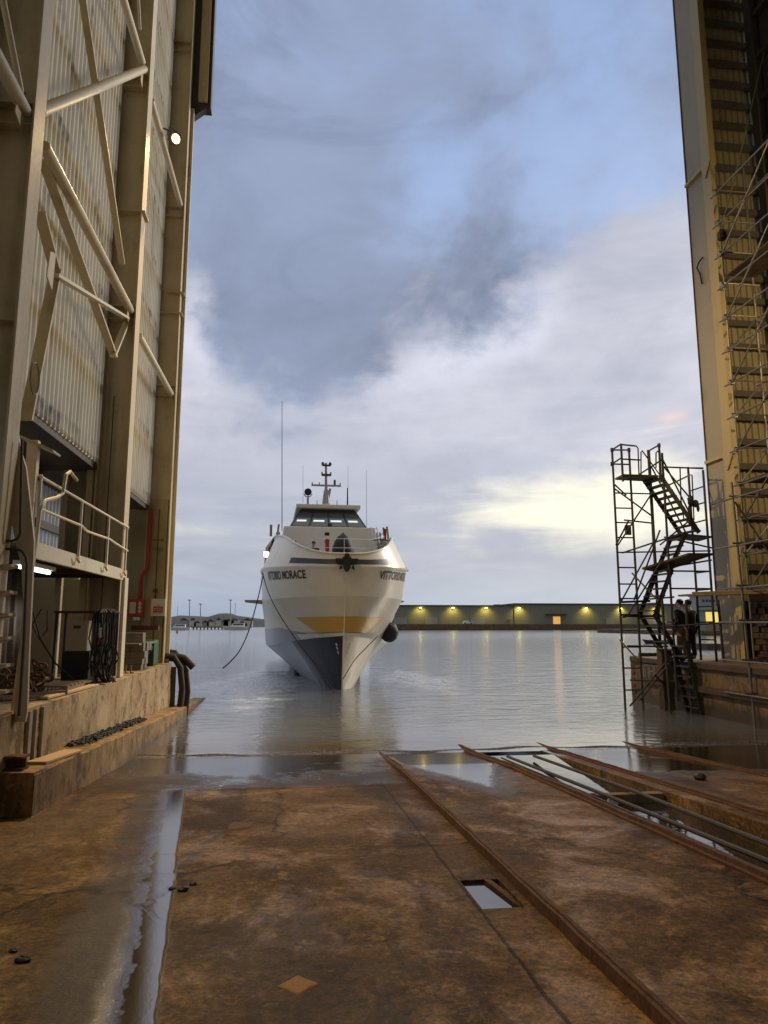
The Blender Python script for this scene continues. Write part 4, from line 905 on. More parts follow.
mb = MB(); L = [hp('bulw',i,-1) for i in range(len(LC['bulw'])-1,-1,-1)]+[hp('bulw',i,1) for i in range(1,len(LC['bulw']))]
mb.path([p+Vector((0,0,.02)) for p in L], .045, 8); mb.build('capping_rail', M['hull'], ship, smooth=True)
mb = MB(); L = [hp(l, len(LC[l])-1, sg_) for sg_ in (-1,1) for l in (('keel','chine','ytop','knuc','deck') if sg_==1 else ('deck','knuc','ytop','chine','keel'))]
mb.add(L, [tuple(range(len(L)))]); mb.build('transom', M['hull'], ship)
mb = MB(); mb.path([hp('deck',0,1)+Vector((0,-.02,.2)), hp('knuc',0,1)+Vector((0,-.025,0)), hp('ytop',0,1)+Vector((0,-.03,0)), hp('ylow',0,1)+Vector((0,-.03,0))], .022, 6); mb.path([Vector((AX,p.y-.012,p.z)) for p in [hp('keel',k*2,1) for k in range(12)]], .03, 6); mb.build('stem_bar', M['hull'], ship, smooth=True)
mb = MB()       # draught marks on the forefoot, both sides
for sg_ in (-1,1):
    for k in range(6):
        f = .30+.09*k; i = 7+ (0 if k < 3 else 1); p = lerp_level('keel','chine',.30+.06*k,10-k//2,sg_); mb.box(p.x-.018,p.x+.018,p.y-.03,p.y+.02,p.z-.03,p.z+.03)
mb.build('draught_mark', M['shipwhite'], ship)
def w2s(p):     # a real point -> the ship's own frame before it is turned
    v = Vector(p)-SH; return SH + Matrix.Rotation(-SYAW, 3, 'Z') @ v
def s2w(p): return SH + Matrix.Rotation(SYAW, 3, 'Z') @ (Vector(p)-SH)
def proj(p): v = Vector(p)-CAM; w = v.dot(_fw); return CX+F*v.dot(_rt)/w, CY-F*v.dot(_up)/w
sp = lambda x, y, Y: w2s(atY(x, y, Y))
# name on both bows, following the plating
def name_curve(sgn, f):
    pts = [lerp_level('knuc','deck',f,i,sgn) for i in range(len(LC['deck']))]; arc = [0]
    for a, b_ in zip(pts, pts[1:]): arc.append(arc[-1]+(b_-a).length)
    return pts, arc
def on_curve(sgn, u, f):
    _, arc = name_curve(sgn, .7); u = max(0, min(u, arc[-1]-.01)); i = max(k for k in range(len(arc)) if arc[k] <= u); t = (u-arc[i])/(arc[i+1]-arc[i])
    p = lerp_level('knuc','deck',f,i,sgn).lerp(lerp_level('knuc','deck',f,i+1,sgn), t)
    q = lerp_level('knuc','deck',f,i+1,sgn)-lerp_level('knuc','deck',f,i,sgn); n = Vector((q.y,-q.x,0)).normalized()*sgn
    if n.y > .05: n = -n
    return p + Vector((n.x, n.y, 0))*.018
def arc_at(sgn, px):
    pts, arc = name_curve(sgn, .7); best = min(range(len(arc)-1), key=lambda i: abs(proj(s2w(pts[i]))[0]-px) + (0 if arc[i] < 7 else 99)); 
    a = arc[best]; x0 = proj(s2w(pts[best]))[0]; x1 = proj(s2w(pts[best+1]))[0]
    return a + ((px-x0)/(x1-x0) if abs(x1-x0) > .3 else 0)*(arc[best+1]-a)
NAME = 'VITTORIO MORACE'; TS = .36; TL = 15*TS*.62
aL0, aL1 = arc_at(-1, 307), arc_at(-1, 268.5); scl = (aL1-aL0)/3.55
print('NAME', aL0, aL1)
M['ink'] = weathered('name_lettering', (.035,.035,.045), (.02,.02,.03), .2, .5, scale=3)
fz = lambda y: .60 + y/1.12
text_mesh(NAME, .42, M['ink'], 'name_lettering', ship, lambda x, y: on_curve(-1, aL1 - x*(aL1-aL0)/3.80, fz(y)), .010)
aR = arc_at(1, 379.5)
text_mesh(NAME, .42, M['ink'], 'name_lettering', ship, lambda x, y: on_curve(1, aR + x*(aL1-aL0)/3.80, fz(y)), .010)
# anchor under the bow roller
mb = MB(); c = hp('deck',0,1)+Vector((0,-.16,.06))
mb.bar(c+Vector((-.42,0,.14)),c+Vector((.42,0,.14)),.16,.12); mb.prism([c+Vector(q) for q in ((-.42,-.06,.2),(-.36,-.06,-.02),(-.12,-.06,-.04),(-.10,-.06,.2))],(0,.14,0)); mb.prism([c+Vector(q) for q in ((.42,-.06,.2),(.36,-.06,-.02),(.12,-.06,-.04),(.10,-.06,.2))],(0,.14,0))
mb.prism([c+Vector(q) for q in ((-.16,-.1,.26),(.16,-.1,.26),(.12,-.1,-.16),(.05,-.1,-.28),(-.05,-.1,-.28),(-.12,-.1,-.16))],(0,.2,0))
mb.prism([c+Vector(q) for q in ((-.24,-.08,-.02),(-.3,-.08,-.24),(-.16,-.08,-.16))],(0,.1,0)); mb.prism([c+Vector(q) for q in ((.24,-.08,-.02),(.3,-.08,-.24),(.16,-.08,-.16))],(0,.1,0))
mb.lathe(c+Vector((0,-.02,.30)),[(.10,-.09),(.10,.09)],12,'Y'); mb.build('anchor', M['black'], ship, bevel=.015)
# deckhouse and wheelhouse
def frustum(mb, b4, t4): return mb.add(list(b4)+list(t4), [(0,3,2,1),(4,5,6,7),(0,1,5,4),(1,2,6,5),(2,3,7,6),(3,0,4,7)])
cx = AX + .10
mb = MB(); frustum(mb, [(cx-2.5,34.6,4.6),(cx+2.5,34.6,4.6),(cx+2.7,52,4.6),(cx-2.7,52,4.6)], [(cx-2.28,35.3,7.27),(cx+2.28,35.3,7.27),(cx+2.4,52,7.27),(cx-2.4,52,7.27)])
mb.build('deckhouse', M['shipwhite'], ship, bevel=.06)
wh = [(cx-2.02,36.0,7.28),(cx+2.02,36.0,7.28),(cx+2.05,41,7.28),(cx-2.05,41,7.28)]; wt = [(cx-1.42,36.7,8.36),(cx+1.42,36.7,8.36),(cx+1.5,41,8.36),(cx-1.5,41,8.36)]
mb = MB(); frustum(mb, wh, wt); mb.build('wheelhouse', M['bandgrey'], ship)
for a, b_ in ((.03,.235),(.265,.49),(.51,.735),(.765,.97)):
    q = lambda u, v: (Vector(wh[0]).lerp(Vector(wh[1]),u)).lerp(Vector(wt[0]).lerp(Vector(wt[1]),u), v)+Vector((0,-.012,.006))
    mb = MB(); mb.prism([q(a,.10),q(b_,.10),q(b_,.80),q(a,.80)],(0,.01,0)); w_ = mb.build('window', M['glass'], ship)
    mb = MB(); mb.prism([q(a+.02,.33)+Vector((0,-.014,0)),q(b_-.05,.33)+Vector((0,-.014,0)),q(b_-.05,.42)+Vector((0,-.014,0)),q(a+.02,.42)+Vector((0,-.014,0))],(0,.006,0)); mb.build('pane', M['pane_glow'], w_)
for sg_ in (-1,1):
    i0, i1 = ((0,3) if sg_ < 0 else (1,2)); q = lambda u, v: Vector(wh[i0]).lerp(Vector(wh[i1]),u).lerp(Vector(wt[i0]).lerp(Vector(wt[i1]),u),v)+Vector((sg_*.012,0,.006))
    mb = MB(); mb.prism([q(.06,.12),q(.4,.12),q(.4,.8),q(.06,.8)],(sg_*.01,0,0)); mb.build('window', M['glass'], ship)
mb = MB(); mb.box(cx-1.66,cx+1.66,36.2,41.3,8.362,8.56); mb.build('wheelhouse_roof', M['shipwhite'], ship, bevel=.05)
mb = MB(); mb.box(cx-1.98,cx+1.98,35.86,35.99,7.24,7.32); mb.build('window_ledge', M['shipwhite'], ship)
mb = MB(); p = sp(330,525.5,35.6); mb.lathe(p,[(.03,-.12),(.12,-.08),(.13,.05),(.06,.12)],12,'Z'); mb.build('deck_light', M['black'], ship, smooth=True)
# side screens and stanchions abaft the bulwark
for sg_ in (-1,1):
    mb = MB(); frustum(mb,[(cx+sg_*3.10,34.4,4.9),(cx+sg_*3.22,34.4,4.9),(cx+sg_*3.24,44,4.95),(cx+sg_*3.12,44,4.95)],[(cx+sg_*3.02,34.5,6.1),(cx+sg_*3.14,34.5,6.1),(cx+sg_*3.16,44,6.15),(cx+sg_*3.04,44,6.15)]); frustum(mb,[(cx+sg_*3.02,34.5,6.101),(cx+sg_*3.14,34.5,6.101),(cx+sg_*3.16,44,6.151),(cx+sg_*3.04,44,6.151)],[(cx+sg_*2.62,34.7,6.7),(cx+sg_*2.72,34.7,6.7),(cx+sg_*2.8,44,6.8),(cx+sg_*2.7,44,6.8)]); mb.build('side_screen', M['shipwhite'], ship)
    for k in range(6):
        mb = MB(); y = 33.2+1.1*k; mb.tube((cx+sg_*2.62,y,6.4),(cx+sg_*2.55,y,7.05+.1*(k%2)),.05,8); mb.build('stanchion', M['shipgrey'], ship)
    mb = MB(); mb.tube((cx+sg_*2.6,33.2,6.9),(cx+sg_*2.6,39,6.98),.02,6); mb.build('side_rail', M['shipgrey'], ship)
    mb = MB(); frustum(mb,[(cx+sg_*2.7,38,3.46),(cx+sg_*4.15,37.4,3.60),(cx+sg_*4.15,39.2,3.60),(cx+sg_*2.7,40,3.46)],[(cx+sg_*2.7,38,3.70),(cx+sg_*4.15,37.4,3.68),(cx+sg_*4.15,39.2,3.68),(cx+sg_*2.7,40,3.70)]); mb.build('hull_guard', M['shipgrey'], ship)
    mb = MB(); mb.path([(cx+sg_*1.55,36.2,1.2),(cx+sg_*1.5,36.1,.3),(cx+sg_*1.45,36,-.8)],.16,8); mb.box(cx+sg_*1.5-.22,cx+sg_*1.5+.22,35.9,36.3,.45,.75); mb.build('foil_strut', M['navy'], ship)
# foredeck rail, ladder, winch gear, black cover
mb = MB(); c2 = [(cx-2.2,32.5,6.5),(cx-1.2,30.2,6.05),(cx+0.1,29.2,5.95),(cx+1.4,30.2,6.05),(cx+2.3,32.5,6.5)]
for dz in (0,-.38): mb.path([Vector(p)+Vector((0,0,dz)) for p in c2[1:]], .013, 6)
for p in c2[1:]: mb.tube(p, (p[0],p[1],4.7), .016, 6)
mb.build('fore_rail', M['shipwhite'], ship, smooth=True)
mb = MB()
for sx in (-.14,.14): mb.tube(sp(377,543,34.4)+Vector((sx,0,0)), sp(374,527,34.9)+Vector((sx,0,0)), .025, 6)
for k in range(5): p = sp(377,543,34.4).lerp(sp(374,527,34.9), k/4.5); mb.tube(p-Vector((.14,0,0)),p+Vector((.14,0,0)),.018,6)
mb.build('ladder', M['shipwhite'], ship)
cb_ = sp(343,551,31.5); prof = [(.50,-.9),(.50,-.1),(.47,.15),(.38,.42),(.24,.64),(.10,.74),(.03,.82)]
mb = MB(); mb.lathe(cb_, prof, 18); mb.build('winch_cover', M['black'], ship, smooth=True)
p = sp(327,541,31); mb = MB(); mb.box(p.x-.07,p.x+.09,p.y-.1,p.y+.1,p.z-.9,p.z-.02); mb.lathe(p+Vector((0,-.02,-.02)),[(.10,-.14),(.10,.14)],12,'Y'); mb.build('windlass', M['red'], ship)
p = sp(327,534,31); mb = MB(); mb.box(p.x-.10,p.x+.10,p.y-.1,p.y+.1,p.z-.06,p.z+.06); mb.build('windlass_box', M['black'], ship)
mb = MB(); p = sp(266,554.5,34.2); mb.box(p.x-.12,p.x+.12,p.y-.1,p.y+.1,p.z-.16,p.z+.16); lb = mb.build('side_lamp', M['shipwhite'], ship)
mb = MB(); mb.box(p.x-.10,p.x+.10,p.y-.112,p.y-.101,p.z-.13,p.z+.13); mb.build('lens', emit('white_lamp',(1,.97,.9),3), lb)
for px, py in ((385,534),(271,530)):
    p = sp(px,py,33.6); mb = MB(); mb.box(p.x-.06,p.x+.06,p.y-.06,p.y+.06,p.z-.3,p.z+.25); mb.build('fire_post', M['red'] if px > 300 else M['shipgrey'], ship)
# mast and aerials
bs = sp(326,504,38); tp2 = sp(326,463,38)
mb = MB(); mb.tube(bs, bs+Vector((0,0,.75)), .22, 10, .13); mb.tube(bs+Vector((0,0,.7)), tp2, .085, 8, .06)
mb.tube(bs+Vector((.12,0,.3)), bs+Vector((.22,0,.85)), .07, 8); mb.build('mast', M['shipgrey'], ship)
z1 = sp(326,485.5,38).z; z2 = sp(326,475,38).z; z3 = sp(326,464,38).z
mb = MB(); mb.box(bs.x-.80,bs.x+.80,bs.y-.05,bs.y+.05,z1-.05,z1+.04)
for dx in (-.76,-.38,.76): mb.tube((bs.x+dx,bs.y,z1),(bs.x+dx,bs.y,z1+.16),.035,6)
mb.build('mast_yard', M['shipgrey'], ship)
mb = MB(); mb.box(bs.x-.26,bs.x+.26,bs.y-.1,bs.y+.1,z2-.05,z2+.05)
for dx in (-.24,.24): mb.tube((bs.x+dx,bs.y,z2),(bs.x+dx,bs.y,z2+.17),.04,6)
mb.box(bs.x-.20,bs.x+.20,bs.y-.08,bs.y+.08,z3-.12,z3-.04)
for dx in (-.2,.2): mb.lathe((bs.x+dx,bs.y,z3),[(.05,-.1),(.09,0),(.05,.1)],8)
mb.build('mast_lights', M['dark_steel'], ship)
mb = MB(); mb.lathe((bs.x+.46,bs.y,z1+.16),[(.04,-.16),(.06,-.08),(.06,.12),(.03,.18)],8); mb.build('horn', M['black'], ship)
p = sp(308,492,37.5); mb = MB(); mb.lathe(p,[(.18,-.12),(.20,.0),(.15,.14)],16,'Y'); mb.build('radar_lamp', M['black'], ship)
mb = MB(); mb.tube((p.x,p.y,p.z-.22),(p.x,p.y,8.56),.06,8); mb.box(p.x-.16,p.x+.16,p.y-.1,p.y+.1,8.56,8.72); mb.path([(p.x-.22,p.y,p.z-.1),(p.x-.12,p.y,p.z-.25),(p.x+.12,p.y,p.z-.25),(p.x+.22,p.y,p.z-.1)],.03,6); mb.build('lamp_stand', M['shipgrey'], ship)
for (x,yt,yb,Y,r,mm) in ((282,401,531,36,.028,'shipgrey'),(303,465,503,39,.012,'shipgrey'),(348,465,503,39,.012,'shipgrey'),(347.5,488,505,38.5,.05,'dark_steel'),(366.5,470,527,38.5,.014,'shipgrey'),(317,500,505,38,.03,'shipgrey'),(337,500,505,38,.03,'shipgrey')):
    a, b_ = sp(x,yb,Y), sp(x,yt,Y); mb = MB(); mb.tube(a,b_,r,6,r*.6); mb.build('aerial', M[mm], ship)
ship.rotation_euler.z = SYAW

# ball fender, mooring lines
bf = thing('ball_fender', 'big ragged black ball fender at the ship side above the water', 'fender', atY(389,632,30.4))
mb = lump(MB(), bf.location, .40,.40,.42, 5, 22, 14, .06); mb.build('ball', M['black'], bf, smooth=True)
mb = MB(); mb.path([bf.location+Vector((0,0,.45)), atY(397,612,30.6), atY(405,575,31.0)], .02, 6); mb.build('lanyard', M['rope'], bf, smooth=True)
def line(pts, r, label, name='mooring_line'):
    o = MB().path(cr(pts, 8), r, 6).build(name, M['rope'], smooth=True); return tag(o, label, 'rope', 'mooring lines of the ship')
line([atY(264,570,31.4),atY(261.5,583,30.9),atY(257,602,30.2),atY(249,630,29),atY(240,650,27.6),atY(230,662,26.2),atY(223,668,25.2)], .024, 'dark mooring line sagging from the left shoulder down to the water')
line([atY(262,572,30.2),atY(269,594,29.0),atY(281,617,28.2),atY(300,645,27.6),atY(318,668,27.3),atY(336,694,26.4)], .020, 'dark line slanting down across the left bow of the ship')
line([atY(378,636,28.6),atY(366,648,27.9),atY(354,661,27.3),atY(343,679,26.8)], .018, 'short dark line from the right chine down to the forefoot')
line([atY(372,540,32.5),atY(390,541,32.2),atY(397,553,31.6),atY(402,563,31.2),atY(408,571,31)], .03, 'dark line looped over the bulwark at the right shoulder')
line([atY(296,541,31.4),atY(288,556,31.2),atY(279,565,31),atY(266,569,31)], .028, 'dark line led over the bulwark at the left shoulder')
# ------------------------------------------------------------------ right side of the hall
hr = thing('hall_wall', 'dark shed side on the right with lamp-yellow column and ribbed end wall behind scaffolding', 'shed wall', (13, 19.5, 1.41))
CXr = 12.7
mb = MB(); mb.box(CXr-.005,CXr+.9,20.28,20.33,3.0,TOP); mb.build('door_guide', M['dark_steel'], hr)
mb = MB(); mb.box(CXr+.02,CXr+.05,19.30,20.279,1.412,TOP); mb.build('web_plate', M['grey_paint'], hr)
mb = MB(); mb.box(CXr-.06,CXr+.02,18.86,19.295,1.412,TOP); mb.box(CXr+.02,CXr+.14,18.86,18.89,1.412,TOP); mb.build('column', M['yellow_cream'], hr)  # lamplight's yellow put into the flange colour, against the greyer web
mb = MB()
for z in (7.38, 16.8): mb.box(CXr-.09,CXr+.02,18.78,20.27,z,z+.10); mb.prism([(CXr-.08,18.80,z),(CXr-.08,19.3,z),(CXr-.08,19.1,z-.45)],(-.03,0,0))
mb.build('splice_plate', M['yellow_cream'], hr)
mb = corr(MB(), (CXr+.45,20.62),(18,20.62), 3.4, TOP, (0,-1), .22, .05); mb.build('end_cladding', M['ochre_wall'], hr)
z = 4.1
mb = MB()
while z < 25: mb.box(CXr+.95,17.9,20.40,20.55,z,z+.20); z += .80
mb.build('girt', M['dark_wall'], hr)
mb = MB(); mb.box(15.25,15.5,19.9,20.23,1.412,TOP); mb.build('inner_column', M['dark_wall'], hr)
mb = corr(MB(), (15.6,-3),(15.6,20.2), 1.41, TOP, (-1,0), .25, .05); mb.build('side_cladding', M['dark_wall'], hr)
mb = MB()
for k in range(14): mb.box(15.3,15.5,-3,19.8,4+1.6*k,4.15+1.6*k)
mb.build('side_girt', M['dark_wall'], hr)
mb = MB(); mb.bar((13.4,20.1,23.6),(15.6,14,25.4),.4,.5); mb.build('truss', M['dark_wall'], hr)
mb = MB(); mb.box(CXr+.4,18,20.5,20.6,1.412,3.38); mb.build('lower_wall', M['dark_wood'], hr)
# cable scrap on the column
mb = MB(); mb.path([atX(703,257,12.66),atX(699,262,12.6),atX(697,268,12.6),atX(700,274,12.64),atX(702,284,12.66)],.025,6); mb.build('cable_scrap', M['black'], hr, smooth=True)
# working platform of boards at the column foot
pf = thing('board_platform', 'long ochre scaffold board platform across the foot of the right column', 'platform', (13,18.6,3.2))
for k in range(3):
    mb = MB(); a, b_ = atY(688,595,19.0), atY(790,592,17.2); d = Vector((0,.24*k,0)); mb.bar(a+d,b_+d,.22,.05); mb.bar(a+d+Vector((.15,0,.06)),b_+d+Vector((0,0,.06)),.18,.05) if k==0 else None; mb.build('board', M['wood'], pf)
# dark timber pile below it
rnd = random.Random(9)
dp = thing('timber_pile', 'tall dark pile of wet timbers on the right quay under the board platform', 'timber pile', (13,18.5,1.412))
for j in range(10):
    z0 = 1.412+.165*j
    for k in range(2):
        mb = MB(); xo = rnd.uniform(-.2,.2); mb.box(12.62+xo*.4, 15.0+xo, 17.9+.34*k+rnd.uniform(-.06,.06), 18.2+.34*k, z0, z0+.155); mb.build('timber', M['dark_wood'], dp, bevel=.01)
mb = MB(); mb.box(12.5,15,18.62,18.8,1.42,3.1); mb.build('back_sheet', M['black'], dp)

# ------------------------------------------------------------------ scaffolding
def T(parent, m, name, p, q, r=.024):
    r = r*1.25 if parent.name.startswith('stair') else r
    return MB().tube(p, q, r, 8).build(name, m, parent, smooth=True)
def scaffold_big():
    t = thing('scaffold_tower', 'tall galvanised tube scaffold standing against the right shed wall', 'scaffold', (12.3,16.5,1.41)); m = M['galv']
    xs, ys = (12.22, 13.15), (18.0, 15.4, 12.6); base = 1.41
    top = 15.7
    for x in xs:
        for y in ys: T(t, m, 'upright', (x,y,base-(1.7 if (x<12.5 and y<13) else 0)), (x,y,top+(.3 if y==18.0 else 1.2)), .028)
    z = 3.35; zs = []
    while z < top+.3: zs.append(z); z += .98
    for z in zs:
        T(t, m, 'ledger', (xs[0]-.03,18.3,z), (xs[0]-.03,12.3,z)); 
        if zs.index(z) % 2 == 0: T(t, m, 'ledger', (xs[1]+.03,18.3,z+.05), (xs[1]+.03,12.3,z+.05))
        for y in (18.0, 15.4): T(t, m, 'transom', (xs[0]-.12,y-.05,z+.06), (xs[1]+.14,y-.05,z+.06))
    for k in range(0,len(zs)-2,2):
        T(t, m, 'diagonal', (xs[0]-.05,17.9,zs[k]), (xs[0]-.05,15.5,zs[k+2]) )
        T(t, m, 'diagonal', (xs[0],18.06,zs[k+(1 if k+3<len(zs) else 0)]), (xs[1],18.06,zs[k+2]))
    for z in (12.35, 6.25):
        for k in range(4): mb = MB(); mb.box(xs[0]+.03+.23*k, xs[0]+.24+.23*k, 12.6, 17.9, z+.09, z+.13); mb.build('deck_board', M['dark_wood'], t)
    mb = MB()
    for z in zs:
        for y in (18.0,15.4): mb.box(xs[0]-.07,xs[0]+.05,y-.06,y+.06,z-.05,z+.05)
    mb.build('coupler', m, t)
    # the lower, nearer post with its footing in the water
    T(t, m, 'upright', (11.02,16.4,-.15), (10.98,16.4,1.9), .03); T(t, m, 'upright', (10.98,16.4,1.8), (10.9,16.4,6.0), .03)
    for z in (.75,1.55,2.5,3.35,4.4,5.6): T(t, m, 'ledger', (10.93,17.4,z), (10.93,13.4,z)); T(t, m, 'transom', (10.8,16.4,z+.05), (12.4,16.4,z+.05))
    T(t, m, 'diagonal', (10.95,16.4,5.5), (12.3,16.4,3.4))
scaffold_big()
stp = thing('lifting_strap', 'green webbing strap hanging from above to the scaffold top', 'strap', atY(720,232,17.6))
mb = MB(); a, b_, c = atY(746,130,17.0), atY(733,185,17.4), atY(721,228,17.7); mb.bar(atY(764,52,16.6),a,.05,.012); mb.bar(a,b_,.06,.012); mb.bar(b_,c,.07,.014); mb.build('webbing', M['strap'], stp)
mb = MB(); mb.lathe(c+Vector((0,0,-.25)),[(.04,-.16),(.12,-.1),(.13,.08),(.05,.2)],10); mb.build('hook_block', M['black'], stp)

def scaffold_stair():
    t = thing('stair_tower', 'dark scaffold stair tower with zigzag steps standing in the water by the right quay', 'scaffold', (11,19.8,0)); m = M['dull_tube']
    YF, YN = 20.25, 19.45           # far and near rows
    bot = -.36
    def up(px0, py0, Y, zb=bot, r=.028): a = atY(px0,py0,Y); T(t, m, 'upright', (a.x,Y,zb), a, r); return a.x
    xa = up(612,449,YF); xb = up(629,451,YF); xc = up(648.5,451,YF,r=.04); 
    xd = up(662,453,YN,.3); xe = up(688,467,YF); xf = up(703,470,YN,1.2)
    xg = up(621,444,YN,6.6); up(659,446,YN,6.6)
    # guard frames round the top landing
    H = lambda p, q, Yp, Yq=None, nm='guard_rail', r=.02: T(t, m, nm, atY(*p,Yp), atY(*q,Yq if Yq else Yp), r)
    H((612,450),(621,444),YF,YN); H((612,464),(621,458),YF,YN); H((621,444.5),(636,446),YN); H((621,459),(640,460),YN); H((612,450),(629,450),YF); H((612,464),(630,464.5),YF)
    MB().path([atY(636,446,YN),atY(638,448,YN),atY(639,476,YN)],.02,6).build('guard_rail', m, t, smooth=True)
    H((648.5,451),(659,445),YF,YN); MB().path([atY(641,476,YF),atY(641,452,YF),atY(642,450.5,YF),atY(665,482,YF)],.02,6).build('handrail', m, t, smooth=True)
    MB().path([atY(656,468,YN),atY(656,453,YN),atY(657.5,451,YN),atY(659,453,YN),atY(660,480,YN)],.02,6).build('guard_rail', m, t, smooth=True)
    H((640,474),(663,459),YF,YN); H((664,467),(703,468.5),YN); H((688,468),(703,468),YF,YN)
    H((667,486),(690,475),YN,YF); MB().path([atY(680,467,YN),atY(681,500,YN),atY(684,520,YN)],.02,6).build('guard_rail', m, t, smooth=True)
    MB().path([atY(690,475,YF),atY(692,475,YF),atY(694,520,YF)],.02,6).build('guard_rail', m, t, smooth=True)
    # ladder frames
    for k,y in enumerate((493,508,522.5,537.5,552.5,567.5,584,598.5,614.5,630,647,668,690)):
        a = atY(614+.052*(y-449)*1.0, y, YF); 
        if k in (0,4): b_ = atY(650 if k==0 else 711, y+(0 if k else 1), YF if k == 0 else YN)
        else: b_ = Vector((xb,YF,a.z))
        T(t, m, 'rung', (xa,YF,a.z), (b_.x,b_.y,a.z), .018)
    for y in (486,502,519.5,537,571,589,606,622,640):
        a = atY(695,y,YN); T(t, m, 'rung', (xe,YF,a.z), (xf,YN,a.z), .018)
    for y in (571,588.5): a = atY(673,y,YN); T(t, m, 'rung', (xd,YN,a.z),(xf,YN,a.z), .02)
    # landings
    def slab(c, Ys, th, nm): mb = MB(); mb.prism([atY(x,y,Y) for (x,y),Y in zip(c,Ys)], (0,0,-th)); return mb.build(nm, M['dark_wood'], t)
    slab(((615,478),(623,474),(658,475),(652,480)),(YF,YN,YN,YF),.06,'landing')
    slab(((669,536.5),(679,533),(712,536),(698,540)),(YF,YN,YN,YF),.05,'landing')
    mb = MB(); p = [atY(643,568,YF), atY(712,554,YN-1.4), atY(712,556,YN-1.4), atY(664,571,YF-1.2)]
    mb.prism([atY(642,567.5,20.3), atY(688,553,18.6), atY(713,553,18.6), atY(660,571,20.3)],(0,0,-.06)); mb.build('landing', M['dark_wood'], t)
    # flights
    def flight(p0, p1, q0, n, wpx, Y0_, Y1_):
        a0, a1 = atY(*p0,Y0_), atY(*p1,Y0_); off = atY(p0[0]+wpx,p0[1],Y1_)-a0; off.z = 0
        for o in (Vector((0,0,0)), off):
            mb = MB(); mb.bar(a0+o, a1+o, .03, .13, (0,0,1)); mb.build('stair_stringer', m, t)
        for k in range(n):
            p = a0.lerp(a1,(k+.6)/n); mb = MB(); mb.bar(p, p+off, .22, .035); mb.build('tread', m, t)
    flight((644,480),(682,536),None,10,16,YF,YN)
    flight((672,536),(655,575),None,5,14,YF,YN)
    flight((656,571),(640,614),None,6,16,YF,YN)
    flight((640,614),(668,660),None,6,14,YF,YN)
    flight((672,640),(690,720),None,8,14,YN,YN-.7)
    H((663,460),(697,528),YN,nm='handrail'); H((651,466),(686,533),YF,nm='handrail'); H((686,520),(695,530),YN,nm='handrail')
    H((668,545),(648,600),YF,nm='handrail'); H((683,540),(662,598),YN,nm='handrail'); H((676,566),(712,560),YN,YN-.5,nm='handrail')
    # diagonals
    for p, q in (((615,489),(652,516)),((652,493),(618,545)),((664,467),(690,498)),((626,495),(614,484)),((616,545),(629,520)),((632,573),(660,603)),((660,530),(634,600)),((622,600),(655,540)),((628,615),(662,560)),((620,640),(638,660)),((690,520),(660,545)),((640,700),(676,655)),((630,706),(668,660)),((654,674),(672,694)),((668,660),(697,714)),((650,640),(664,655))):
        H(p,q,YN if p[0]>640 else YF,YF if p[0]>640 else YN,'diagonal',.02)
    H((622,553),(668,538),YF,YN,'ledger'); H((664,537),(712,548),YF,YN,'ledger'); H((622,602),(650,601),YF,nm='ledger',r=.028); H((623,616),(662,616),YF,nm='ledger',r=.028); H((650,599),(674,597),YF,YN,'ledger'); H((627,646),(668,646.5),YN,nm='ledger'); H((630,680),(700,682),YF,YN,'ledger'); H((662,721),(735,718),YN,nm='ledger'); H((660,627),(735,622),YN,YN-1,'ledger'); H((624,520),(651,523),YF,nm='ledger')
    for p, q in (((671,720),(662,600)),((692,722),(686,600)),((729,716),(718,600))): H(p,q,YN-.3,nm='upright',r=.03)
    mb = MB(); mb.box(10.62,10.95,19.9,20.2,-.3,1.75); mb.build('base_block', M['dark_wood'], t, bevel=.02)
    for p in ((612,450),(612,464),(648.5,452),(659,445.5),(629,450),(621,601),(624,616)):
        c = atY(*p, YF); mb = MB(); mb.lathe(c,[(.05,-.06),(.05,.06)],8); mb.build('coupler', m, t)
    mb = MB(); c = atY(628,530,YF); mb.box(c.x-.09,c.x+.09,c.y-.03,c.y+.03,c.z-.15,c.z+.15); mb.build('tag_board', M['black'], t)
    rg = thing('hung_jacket', 'dark jacket slung over a rail of the stair tower', 'jacket', atY(693,500,YN))
    mb = lump(MB(), atY(690.5,501,YN), .10,.07,.16, 4); lump(mb, atY(695.5,503.5,YN), .10,.06,.11, 6); lump(mb, atY(698,508,YN),.05,.04,.11,7); lump(mb, atY(689.5,512,YN),.05,.05,.2,8); mb.build('cloth', M['black'], rg, smooth=True)
scaffold_stair()

# ------------------------------------------------------------------ people
def skin_body(name, chain, edges, m, parent, sub=2, rootv=0):
    me = bpy.data.meshes.new(name); me.from_pydata([c[0] for c in chain], edges, []); o = bpy.data.objects.new(name, me); COL.objects.link(o)
    md = o.modifiers.new('skin','SKIN'); md.use_smooth_shade = True; md.branch_smoothing = .3
    for i, c in enumerate(chain):
        r = c[1]; sv = me.skin_vertices[0].data[i]; sv.radius = r if isinstance(r, tuple) else (r, r); sv.use_root = (i == rootv)
    if sub: s_ = o.modifiers.new('sub','SUBSURF'); s_.levels = sub; s_.render_levels = sub
    dg = bpy.context.evaluated_depsgraph_get(); dg.update(); me2 = bpy.data.meshes.new_from_object(o.evaluated_get(dg)); bpy.data.objects.remove(o); bpy.data.meshes.remove(me)
    me2.name = name
    for p in me2.polygons: p.use_smooth = True
    me2.materials.clear(); me2.materials.append(m); o = bpy.data.objects.new(name, me2); COL.objects.link(o); o.parent = parent; return o
M['skin'] = weathered('skin', (.42,.26,.18), (.32,.18,.12), .3, .55, scale=8, streak=False, bmp=.03)
M['jacket'] = weathered('dark_jacket', (.014,.015,.018), (.009,.009,.011), .4, .8, scale=6, streak=False)
